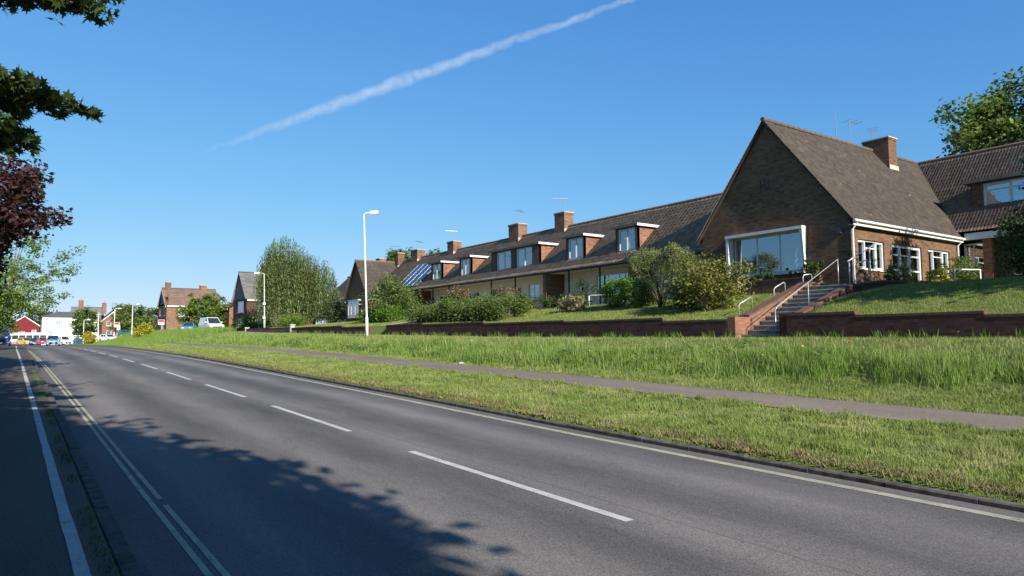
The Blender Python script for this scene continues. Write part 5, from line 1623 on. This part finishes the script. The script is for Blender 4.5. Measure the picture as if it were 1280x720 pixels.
# small multi-stem tree with feathery crown
g = np.random.default_rng(53)
t = root('feathery_tree', (24.0, 22.0, gz(24, 22)), 'small multi-stemmed tree with pale feathery twin crown in front of the terrace', 'tree')
zb = gz(24, 22)
P1, b1, c1 = crown_pts(g, (24.0, 22.7, 5.0), (0.6, 0.85, 0.8), 70, 60, 0.25)
P2, b2, c2 = crown_pts(g, (24.0, 21.1, 5.05), (0.55, 0.8, 0.75), 64, 60, 0.25)
leaf_cloud('crown', np.concatenate([P1, P2]), 0.11, L['grey'], t, g, TPL_NARROW, bright=np.concatenate([b1, b2]))
mb = MB()
for cc in (c1, c2):
    for i in range(0, len(cc), 9):
        e = Vector(cc[i])
        s_ = Vector((24 + g.normal() * .06, 22 + g.normal() * .08, zb - .05))
        mb.tube([s_, s_.lerp(e, .5) + Vector((0, 0, .15)), e], [0.03, 0.018, 0.007], 5)
mb.build('trunk', M['bark'], t, smooth=True)
bush('grey_shrub', 'pale grey-green shrub behind the tangled shrub by the terrace wall', 'shrub', 25.0, 20.9, (0.6, 0.9), 2.0, L['grey'], 0.1, 2200, 54, bark='bark_pale', tpl=TPL_NARROW, low=0.62)
bush('round_bush', 'clipped bright green round bush on the terrace lawn', 'bush', 25.0, 25.6, (0.95, 1.0), 1.5, L['bright'], 0.1, 5200, 55, clump_r=0.2)
bush('dark_bush', 'dark bush tight against the right of the clipped round bush', 'bush', 25.6, 24.4, (0.7, 0.9), 1.5, L['dark'], 0.11, 2200, 56)
bush('garden_bush', 'mid green dome bush between the round bush and the feathery tree', 'bush', 24.5, 23.5, (0.75, 0.8), 1.25, L['mid'], 0.1, 2600, 57, clump_r=0.2)
bush('garden_shrub', 'dark open shrub in front of the cream terrace wall', 'shrub', 26.5, 30.2, (0.6, 1.0), 1.55, L['dark'], 0.12, 900, 58, per=25)
bush('garden_shrub', 'straw-coloured spiky plant on the lawn below the dark open shrub', 'plant', 24.1, 28.3, (0.65, 0.9), 0.85, L['tan'], 0.2, 1500, 59, tpl=TPL_NARROW, low=0.3)
bush('garden_shrub', 'rust-coloured flowering shrub behind the long hedge', 'shrub', 25.5, 42.4, (0.7, 1.1), 1.95, L['rust'], 0.14, 1800, 60, low=0.65)
bush('garden_shrub', 'sparse reddish shrub behind the near end of the long hedge', 'shrub', 25.5, 36.3, (0.6, 1.2), 1.8, L['rust'], 0.11, 700, 61, per=18, low=0.6)
bush('garden_shrub', 'small light green shrub at the near end of the long hedge', 'shrub', 24.4, 33.2, (0.6, 0.7), 0.8, L['lime'], 0.1, 1500, 62)
for k, (yy, hh, rr) in enumerate(((31.6, 0.7, 0.6), (34.6, 0.75, 0.7), (32.9, 0.6, 0.5))):
    bush('border_plant', ['low dark border plant right of the twin fin wall', 'low dark border plant against the cream wall by the near end of the hedge', 'smallest dark border plant under the terrace eaves'][k], 'plant', 26.3, yy, (rr, rr * 1.3), hh, L['dark'], 0.1, 900, 63 + k)


def hedge(label, x0, x1, y0, y1, h, leaf, n, seed, leafsize=0.12):
    g = np.random.default_rng(seed)
    xm, ym = (x0 + x1) / 2, (y0 + y1) / 2
    t = root('hedge', (xm, ym, gz(xm, ym)), label, 'hedge')
    clumps = n // 50
    yy = g.uniform(y0, y1, clumps)
    hh = h * (0.86 + 0.14 * np.sin(yy * 1.7 + seed) * np.sin(yy * 0.9)) * np.clip(np.minimum(yy - y0, y1 - yy) / 0.8 + 0.7, 0, 1)
    s_ = g.uniform(0, 1, clumps)
    face = g.integers(0, 3, clumps)
    xx = np.where(face == 0, x0 + 0.15 * g.uniform(0, 1, clumps), np.where(face == 1, g.uniform(x0, x1, clumps), x1 - 0.15))
    zz = ground_z(xx, yy) + np.where(face == 1, hh, hh * s_)
    zz = zz - np.where(face == 1, 0.25 * np.abs(xx - xm) / (x1 - x0) * h, 0)
    ends = g.uniform(0, 1, clumps) < 0.12
    yy = np.where(ends, np.where(yy < ym, y0 + 0.15, y1 - 0.15), yy)
    cc = np.stack([xx, yy, zz], 1)
    P_ = np.repeat(cc, 50, 0) + g.normal(size=(clumps * 50, 3)) * np.repeat(g.uniform(0.12, 0.26, clumps), 50)[:, None]
    P_[:, 2] = np.maximum(P_[:, 2], ground_z(P_[:, 0], P_[:, 1]) + 0.02)
    leaf_cloud('foliage', P_, leafsize, leaf, t, g, bright=np.repeat(g.uniform(.2, .8, clumps), 50))
    mb = MB()
    for k in range(int((y1 - y0) / 0.7)):
        y_ = y0 + 0.4 + k * 0.7
        z_ = gz(xm, y_)
        mb.tube([(xm, y_, z_ - .1), (xm + g.normal() * .1, y_ + g.normal() * .1, z_ + h * .8)], [0.03, 0.01], 5)
    mb.build('stem', M['bark'], t)
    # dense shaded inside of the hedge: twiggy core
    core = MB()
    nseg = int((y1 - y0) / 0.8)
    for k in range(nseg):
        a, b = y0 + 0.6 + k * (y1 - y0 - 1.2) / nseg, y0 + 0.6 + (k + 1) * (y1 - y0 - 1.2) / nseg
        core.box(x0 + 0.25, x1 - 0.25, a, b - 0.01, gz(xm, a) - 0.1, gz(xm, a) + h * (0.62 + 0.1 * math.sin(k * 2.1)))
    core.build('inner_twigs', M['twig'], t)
    return t


hedge('long thick green hedge on the terrace lawn above the retaining wall', 21.2, 22.9, 30.9, 38.3, 1.2, L['mid'], 17000, 70)
hedge('unseen tall hedge added left of the footway to deepen its shade', -4.4, -2.75, -16, 58, 3.4, L['dark'], 24000, 69, leafsize=0.24)  # added out of view to block sky light from the footway
hedge('lower clipped hedge block at the far end of the long hedge', 21.2, 22.8, 38.5, 41.6, 1.0, L['mid'], 6000, 71)
bush('large_bush', 'big dark green bush in front of the end cottage', 'bush', 24.6, 50.9, (1.9, 3.0), 3.35, L['mid'], 0.17, 9000, 72, clump_r=0.45, per=55)
hedge('bright green clipped hedge at the foot of the big dark bush', 22.9, 23.9, 48.0, 54.0, 1.05, L['bright'], 6500, 73)
bush('dark_bush', 'dark bush between the weeping tree and the end gable', 'bush', 27.5, 71.5, (1.6, 2.2), 2.6, L['dark'], 0.18, 3600, 74)
bush('garden_shrub', 'low pale shrub at the foot of the weeping tree', 'shrub', 22.5, 69, (1.2, 2.0), 1.1, L['lime'], 0.15, 2400, 75)
bush('garden_shrub', 'grey-leaved sprawling shrub in front of the weeping tree trunk', 'shrub', 22.5, 73.5, (1.2, 2.4), 1.25, L['grey'], 0.15, 2000, 76, tpl=TPL_NARROW)
hedge('dark hedge beneath the weeping tree beside the green street lamp', 25.6, 27.0, 83.5, 92.5, 1.9, L['dark'], 9000, 77)
bush('garden_bush', 'bright bush in front of the tall brown brick house', 'bush', 24.6, 94, (0.9, 1.2), 1.8, L['bright'], 0.2, 1500, 78)
bush('garden_bush', 'dark bush right of the silver van', 'bush', 25.4, 101, (1.3, 1.6), 2.0, L['dark'], 0.2, 1800, 79)
hedge('clipped garden hedge behind the blue hatchback', 24.0, 25.0, 126, 140, 1.0, L['olive'], 4500, 80)
bush('yellow_bush', 'larger yellow flowering bush on the far verge', 'bush', 15.7, 117.5, (1.2, 1.3), 2.5, L['yellow'], 0.22, 2600, 81, base=gz(15.7, 117.5) - 0.3, low=0.55)
bush('yellow_bush', 'smaller yellow flowering bush nearer the far road', 'bush', 10.4, 139, (1.1, 1.3), 1.9, L['yellow'], 0.24, 2400, 82, low=0.5)
bush('yellow_bush', 'yellow-green bush against the sunlit wall of the gabled house', 'bush', 32.5, 13.75, (0.75, 0.35), 1.05, L['yellow'], 0.09, 1800, 83, base=3.55)
bush('garden_bush', 'round green bush in front of the sheltered entrance', 'bush', 34.6, 13.6, (1.0, 0.5), 1.6, L['mid'], 0.11, 2600, 84, base=3.5, low=0.6)
bush('dark_bush', 'dark shrub at the corner of the gabled house above the steps', 'bush', 28.6, 13.6, (0.9, 0.3), 0.75, L['dark'], 0.08, 1700, 85, base=3.6)
bush('dark_bush', 'dark shrub at the right corner of the picture window', 'bush', 26.75, 16.1, (0.25, 0.55), 0.75, L['dark'], 0.08, 1300, 86, base=4.0)
bush('evergreen_shrub', 'tall dark evergreen shrub at the right edge by the entrance', 'shrub', 30.6, 9.3, (1.5, 1.35), 3.0, L['dark'], 0.13, 9000, 87, clump_r=0.36)
bush('evergreen_shrub', 'dark overhanging shrub top at the right edge in front of the wing dormer', 'shrub', 31.2, 8.9, (1.3, 1.0), 5.6, L['dark'], 0.14, 4500, 88, low=0.76, clump_r=0.36)
for k, yy in enumerate((16.6, 18.3, 20.2)):
    bush('planter_shrub', ['low dark planter shrub under the right half of the picture window', 'low dark planter shrub under the middle of the picture window', 'low dark planter shrub under the left half of the picture window'][k], 'plant', 26.75, yy, (0.25, 0.8), 0.45, L['dark'], 0.08, 700, 90 + k, base=3.95)


# ------------------------------------------------------------------ grass
def vnoise(X, Y, cell, seed):
    g_ = np.random.default_rng(seed)
    T = g_.uniform(0, 1, (256, 256))
    u, v = X / cell, Y / cell
    i, j = np.floor(u).astype(int), np.floor(v).astype(int)
    fu, fv = u - i, v - j
    fu, fv = fu * fu * (3 - 2 * fu), fv * fv * (3 - 2 * fv)
    q = lambda a, b: T[a % 256, b % 256]
    return (q(i, j) * (1 - fu) + q(i + 1, j) * fu) * (1 - fv) + (q(i, j + 1) * (1 - fu) + q(i + 1, j + 1) * fu) * fv


def blades(name, X, Y, h, w_, mat, seed, label, lean=0.45, two=False, zadd=0.0):
    g = np.random.default_rng(seed)
    n = len(X)
    Z = ground_z(X, Y) + zadd - 0.01
    a = g.uniform(0, 2 * np.pi, n)
    dx, dy = np.cos(a), np.sin(a)
    la = g.uniform(0, 2 * np.pi, n)
    le = lean * h * np.abs(g.normal(0, 1, n)).clip(0, 2)
    B0 = np.stack([X - dx * w_ / 2, Y - dy * w_ / 2, Z], 1)
    B1 = np.stack([X + dx * w_ / 2, Y + dy * w_ / 2, Z], 1)
    T = np.stack([X + np.cos(la) * le, Y + np.sin(la) * le, Z + h], 1)
    rn = np.clip(0.45 * g.uniform(0, 1, n) + 0.9 * (0.6 * vnoise(X, Y, 0.16, seed + 1) + 0.4 * vnoise(X, Y, 0.7, seed + 2)) - 0.17, 0, 1)
    if not two:
        V = np.stack([B0, B1, T], 1).reshape(-1, 3)
        F = np.arange(3 * n).reshape(n, 3)
        o = arr_mesh(name, V, F, mat, rnd=rn)
    else:
        mx = np.stack([X + np.cos(la) * le * 0.3, Y + np.sin(la) * le * 0.3, Z + h * 0.6], 1)
        M0 = mx - np.stack([dx, dy, 0 * dx], 1) * (w_ * 0.38)[:, None]
        M1 = mx + np.stack([dx, dy, 0 * dx], 1) * (w_ * 0.38)[:, None]
        V = np.stack([B0, B1, M1, M0, M1, T], 1).reshape(-1, 3)
        b = np.arange(n)[:, None] * 6
        V = np.stack([B0, B1, M1, M0, T], 1).reshape(-1, 3)
        b = np.arange(n)[:, None] * 5
        F = np.concatenate([b + np.array([[0, 1, 2]]), b + np.array([[0, 2, 3]]), b + np.array([[3, 2, 4]])], 0)
        o = arr_mesh(name, V, F, mat, rnd=np.tile(rn, 3))
    tag(o, label, 'grass', kind='stuff')
    return o


MG = dict(
    short=grass_blade_mat('grass_mown', (0.12, 0.165, 0.035), (0.25, 0.31, 0.08), (0.42, 0.38, 0.2), 0.9, (0.52, 0.72)),
    tall=grass_blade_mat('grass_long', (0.075, 0.14, 0.022), (0.22, 0.33, 0.065), (0.33, 0.36, 0.13), 0.5, (0.62, 0.85)),
    lawn=grass_blade_mat('grass_lawn', (0.11, 0.155, 0.03), (0.24, 0.29, 0.065), (0.34, 0.31, 0.12), 0.8, (0.5, 0.7)),
    seed=grass_blade_mat('grass_seed', (0.28, 0.27, 0.12), (0.4, 0.38, 0.2), (0.45, 0.42, 0.25), 0.5, (0.5, 0.8)),
    soil=grass_blade_mat('dry_edge_litter', (0.08, 0.06, 0.035), (0.2, 0.16, 0.08), (0.28, 0.22, 0.12), 1.2, (0.5, 0.7), 0.1),
    weed=grass_blade_mat('weed_leaf', (0.05, 0.1, 0.015), (0.14, 0.22, 0.04), (0.2, 0.2, 0.08), 0.5, (0.7, 0.9)),
)


def scatter(n_per_m2_near, x0f, x1f, y0, y1, g, near=12.0, power=1.5):
    """more, finer blades near the camera, fewer and wider ones far away"""
    out = []
    for ya in np.arange(y0, y1, 1.5):
        yb = min(y1, ya + 1.5)
        xa, xb = float(np.mean(x0f(np.array([ya, yb])))), float(np.mean(x1f(np.array([ya, yb]))))
        D = 0.5803 * (xa + xb) / 2 + 0.8144 * (ya + yb) / 2
        k = min(1.0, (near / max(D, 4)) ** power)
        n = int(n_per_m2_near * k * (xb - xa) * (yb - ya))
        X = g.uniform(xa, xb, n)
        Y = g.uniform(ya, yb, n)
        out.append(np.stack([X, Y, np.full(n, 1 / math.sqrt(k))], 1))
    A = np.concatenate(out)
    return A[:, 0], A[:, 1], A[:, 2]


g = np.random.default_rng(101)
cst = lambda v: (lambda y: np.full_like(np.asarray(y, float), v))
X, Y, S = scatter(2700, cst(7.955), cst(11.74), -1, 75, g, 8)
n = len(X)
tuft = (1.7 * vnoise(X, Y, 0.22, 1) - 0.35).clip(0, 1.2) * (0.35 + 1.0 * vnoise(X, Y, 1.1, 2))
h = (0.022 + 0.1 * tuft + 0.03 * g.uniform(0, 1, n)) * np.where(X < 8.2, 0.75, 1.0)
blades('verge_grass', X, Y, h, 0.007 * S * (0.7 + 0.6 * g.uniform(0, 1, n)) * 1.6, MG['short'], 102, 'short mown verge grass between the kerb and the verge footpath', 0.7)
X, Y, S = scatter(3200, cst(7.86), cst(8.5), -1, 60, g, 8)
ok = X > 8.0 - 0.13 * (np.sin(Y * 1.3) + np.sin(Y * 3.1 + 1) + np.sin(Y * 0.5)) * g.uniform(0, 1, len(X)) + g.normal(0, 0.03, len(X)) + 0.02
X, Y, S = X[ok], Y[ok], S[ok]
blades('verge_edge_litter', X, Y, 0.02 + 0.045 * g.uniform(0, 1, len(X)), 0.016 * S, MG['soil'], 115, 'dry brown grass litter creeping over the edge of the right kerb', 1.2, zadd=0.012)
X, Y, S = scatter(2200, cst(12.9), tallx, -1, 75, g, 10)
n = len(X)
blades('verge_grass', X, Y, 0.05 + 0.06 * g.uniform(0, 1, n), 0.011 * S, MG['short'], 103, 'narrow mown strip of grass between the footpath and the long grass', 0.7)
X, Y, S = scatter(1600, lambda y: tallx(y) - 0.5, cst(17.2), -1, 84, g, 14)
edge = tallx(Y) + 0.3 * np.sin(Y * 1.9 + np.sin(Y * 0.7) * 2) + 0.22 * np.sin(Y * 4.7 + 1) + g.normal(0, 0.16, len(Y))
ok = X > edge
X, Y, S, edge = X[ok], Y[ok], S[ok], edge[ok]
n = len(X)
cl = vnoise(X, Y, 0.4, 3)
cl2 = vnoise(X, Y, 1.5, 4)
fade = np.clip((17.1 - X + 0.5 * (vnoise(X, Y, 0.9, 8) - 0.5)) / 1.4, 0.16, 1) * np.clip((X - edge) / 0.8 + 0.35, 0.3, 1)
hh = (0.06 + 0.42 * (cl * 0.6 + cl2 * 0.7 - 0.3).clip(0, 1) + 0.24 * g.uniform(0, 1, n) ** 3 * (0.4 + cl2)) * fade
blades('long_grass', X, Y, hh, 0.0095 * S * (0.6 + 0.8 * g.uniform(0, 1, n)), MG['tall'], 104, 'tall uncut meadow grass on the bank below the upper footpath', 0.5, two=True)
sel = g.uniform(0, 1, n) < 0.025
blades('grass_seed_heads', X[sel], Y[sel], hh[sel] * 1.25 + 0.12, 0.008 * S[sel], MG['seed'], 114, 'pale flowering stalks rising out of the tall meadow grass', 0.3, two=True)
# broad-leaved weeds (dock, nettle) in dark clumps through the long grass
gw = np.random.default_rng(140)
wy = np.concatenate([gw.uniform(3, 45, 110)])
wx = tallx(wy) + 0.15 + np.abs(gw.normal(0, 0.9, 110))
okw = (wx < 17.4) & (vnoise(wx, wy, 2.2, 9) > 0.45)
wx, wy = wx[okw], wy[okw]
cc = np.repeat(np.stack([wx, wy, ground_z(wx, wy) + 0.16], 1), 55, 0)
P_ = cc + np.clip(gw.normal(size=cc.shape), -1.8, 1.8) * np.array([0.17, 0.17, 0.12])
P_[:, 2] = np.maximum(P_[:, 2], ground_z(P_[:, 0], P_[:, 1]) + 0.02)
o = leaf_cloud('verge_weeds', P_, 0.1, L['mid'], None, gw, TPL_NARROW * np.array([1.5, 1, 1]))
tag(o, 'dark broad-leaved weeds scattered through the tall meadow grass', 'weeds', kind='stuff')
X, Y, S = scatter(1100, cst(16.4), cst(18.8), 0, 84, g, 16)
blades('verge_grass', X, Y, 0.04 + 0.09 * g.uniform(0, 1, len(X)) * (0.4 + vnoise(X, Y, 0.5, 12)), 0.013 * S, MG['short'], 105, 'shorter grass along the edge of the upper footpath', 0.6)
X, Y, S = scatter(800, cst(20.25), cst(26.4), -2, 75, g, 20, 1.3)
ok = ~((Y > 12.9) & (Y < 15.4) & (X < 28)) & ~((Y > 42.7) & (Y < 45.2))
X, Y, S = X[ok], Y[ok], S[ok]
blades('lawn_grass', X, Y, 0.04 + 0.06 * g.uniform(0, 1, len(X)), 0.014 * S, MG['lawn'], 106, 'sunlit lawn grass above the retaining walls', 0.6)
X, Y, S = scatter(700, cst(26.4), cst(31.0), -2, 12.9, g, 20, 1.3)
blades('lawn_grass', X, Y, 0.04 + 0.06 * g.uniform(0, 1, len(X)), 0.014 * S, MG['lawn'], 107, 'shaded lawn grass in front of the right-hand wing', 0.6)
# far verge: long grass beyond the walls
X, Y, S = scatter(700, cst(9.5), cst(18.8), 76, 150, g, 22, 1.4)
n = len(X)
blades('long_grass', X, Y, (0.25 + 0.5 * g.uniform(0, 1, n)) * np.clip((X - 10) / 3, 0.15, 1), 0.016 * S, MG['tall'], 108, 'far bank of long grass below the service road', 0.4)
# weeds along the foot of the walls
X = 19.93 - np.abs(g.normal(0, 0.1, 9000))
Y = g.uniform(0, 62, 9000)
keep = (np.sin(Y * 2.2) + np.sin(Y * 5.1 + 1) + g.normal(0, .5, 9000) > 0.1) & ~((Y > 13.3) & (Y < 15)) & ~((Y > 42.5) & (Y < 45.4))
X, Y = X[keep], Y[keep]
blades('wall_weeds', X, Y, 0.08 + 0.28 * g.uniform(0, 1, len(X)) ** 2, np.full(len(X), 0.035), MG['weed'], 109, 'weeds growing along the foot of the retaining walls', 0.4)
# weeds in the strip beside the white line on the footway
X = 0.57 + g.normal(0, 0.035, 3500)
Y = g.uniform(2.5, 30, 3500)
keep = (np.sin(Y * 1.3) + np.sin(Y * 3.7) > -0.2)
X, Y = X[keep], Y[keep]
o = blades('kerb_weeds', X, Y, 0.015 + 0.03 * g.uniform(0, 1, len(X)), np.full(len(X), 0.012), MG['weed'], 110, 'moss and weeds in the joint behind the left kerb', 0.7, zadd=0.045)
# buttercup heads in the long grass
gb = np.random.default_rng(150)
by_ = gb.uniform(4, 40, 90)
bx_ = tallx(by_) + gb.uniform(0.2, 2.6, 90)
bp = np.stack([bx_, by_, ground_z(bx_, by_) + gb.uniform(0.2, 0.42, 90)], 1)
o = leaf_cloud('buttercups', bp, 0.045, plain('buttercup_yellow', (0.7, 0.5, 0.03), 0.5), None, gb, TPL_LEAF * np.array([1.8, 1, 1]))
tag(o, 'tiny yellow buttercup flowers dotted through the tall meadow grass', 'flowers', kind='stuff')
t = root('orange_poppy', (16.4, 9.0, gz(16.4, 9.0)), 'single orange flower standing in the long grass below the steps', 'flower')
MB().tube([(16.4, 9.0, gz(16.4, 9.0)), (16.42, 9.0, gz(16.4, 9.0) + .36)], 0.005, 5).build('stalk', M['kerb'], t)
mb = MB()
pz = gz(16.4, 9.0) + 0.37
for k in range(6):
    a, b = k * math.pi / 3, (k + 0.9) * math.pi / 3
    mb.add([(16.42, 9.0, pz), (16.42 + .06 * math.cos(a), 9.0 + 0.06 * math.sin(a), pz + .05), (16.42 + .06 * math.cos(b), 9.0 + 0.06 * math.sin(b), pz + .05)], [(0, 1, 2)])
mb.build('petals', plain('orange_petal', (0.75, 0.25, 0.02), 0.6), t)
t = MB().add([(13.0, 21.5, gz(13.0, 21.5) + .03), (13.14, 21.4, gz(13, 21.5) + .06), (13.2, 21.62, gz(13, 21.5) + .03), (13.05, 21.7, gz(13, 21.5) + .07), (13.1, 21.55, gz(13, 21.5) + .1)], [(0, 1, 4), (1, 2, 4), (2, 3, 4), (3, 0, 4)]).build('litter_scrap', M['white'])
tag(t, 'crumpled white scrap of litter at the edge of the verge footpath', 'litter')

# ------------------------------------------------------------------ contrail high in the sky (a thin cloud)
A0, A1 = Vector((578.9, 3210.6, 791.0)), Vector((2100.5, 2067.7, 1452.0))
dr = (A1 - A0)
A1 = A1 + dr * 0.12
dr = A1 - A0
n = 40
LEN = dr.length
pts = [(LEN * k / (n - 1), 0, 4 * math.sin(k * 0.5) + 2 * math.sin(k * 1.3)) for k in range(n)]
rad = [60] * n
cm = bpy.data.materials.new('contrail_vapour')
cm.use_nodes = True
nt = cm.node_tree
nt.nodes.remove(nt.nodes['Principled BSDF'])
pv = nd(nt, 'ShaderNodeVolumePrincipled')
pv.inputs['Color'].default_value = (1, 1, 1, 1)
pv.inputs['Anisotropy'].default_value = 0.0
tc = nd(nt, 'ShaderNodeTexCoord')
spx = nd(nt, 'ShaderNodeSeparateXYZ')
nt.links.new(tc.outputs['Object'], spx.inputs[0])
wn_ = nd(nt, 'ShaderNodeTexNoise')
wn_.inputs['Scale'].default_value = 0.012
wn_.inputs['Detail'].default_value = 5
nt.links.new(tc.outputs['Object'], wn_.inputs['Vector'])
wsp = nd(nt, 'ShaderNodeSeparateXYZ')
nt.links.new(wn_.outputs['Color'], wsp.inputs[0])
yy_ = math_(nt, 'ADD', spx.outputs[1], math_(nt, 'MULTIPLY_ADD', wsp.outputs[0], 44, -22))
zz_ = math_(nt, 'ADD', spx.outputs[2], math_(nt, 'MULTIPLY_ADD', wsp.outputs[1], 44, -22))
rr_ = math_(nt, 'SQRT', math_(nt, 'ADD', math_(nt, 'MULTIPLY', yy_, yy_), math_(nt, 'MULTIPLY', zz_, zz_)))
wid = ramp(nt, math_(nt, 'DIVIDE', spx.outputs[0], LEN), [(0.0, 0.25), (0.3, 1.0), (0.55, 0.85), (0.75, 0.6), (1.0, 0.5)])
k_ = math_(nt, 'SUBTRACT', 1.0, math_(nt, 'DIVIDE', rr_, math_(nt, 'MULTIPLY', wid, 33.0)))
k_ = math_(nt, 'MAXIMUM', k_, 0.0)
fl = ramp(nt, noise(nt, 0.045, 7, 0.75, tc.outputs['Object']), [(0.34, 0.15), (0.68, 1.0)])
amt = ramp(nt, math_(nt, 'DIVIDE', spx.outputs[0], LEN), [(0.0, 0.0), (0.12, 0.5), (0.4, 0.9), (0.7, 1.0), (1.0, 0.8)])
dn = math_(nt, 'MULTIPLY', math_(nt, 'MULTIPLY', k_, fl), math_(nt, 'MULTIPLY', amt, 0.03))
nt.links.new(dn, pv.inputs['Density'])
nt.links.new(pv.outputs[0], nt.nodes['Material Output'].inputs['Volume'])
ct = MB().tube(pts, rad, 12).build('contrail', cm, smooth=True)
ex = dr.normalized()
ey = Vector((0, 0, 1)).cross(ex).normalized()
ez = ex.cross(ey)
ct.matrix_world = Matrix(((ex.x, ey.x, ez.x, A0.x), (ex.y, ey.y, ez.y, A0.y), (ex.z, ey.z, ez.z, A0.z), (0, 0, 0, 1)))
tag(ct, 'long white aircraft contrail slanting across the blue sky', 'contrail')
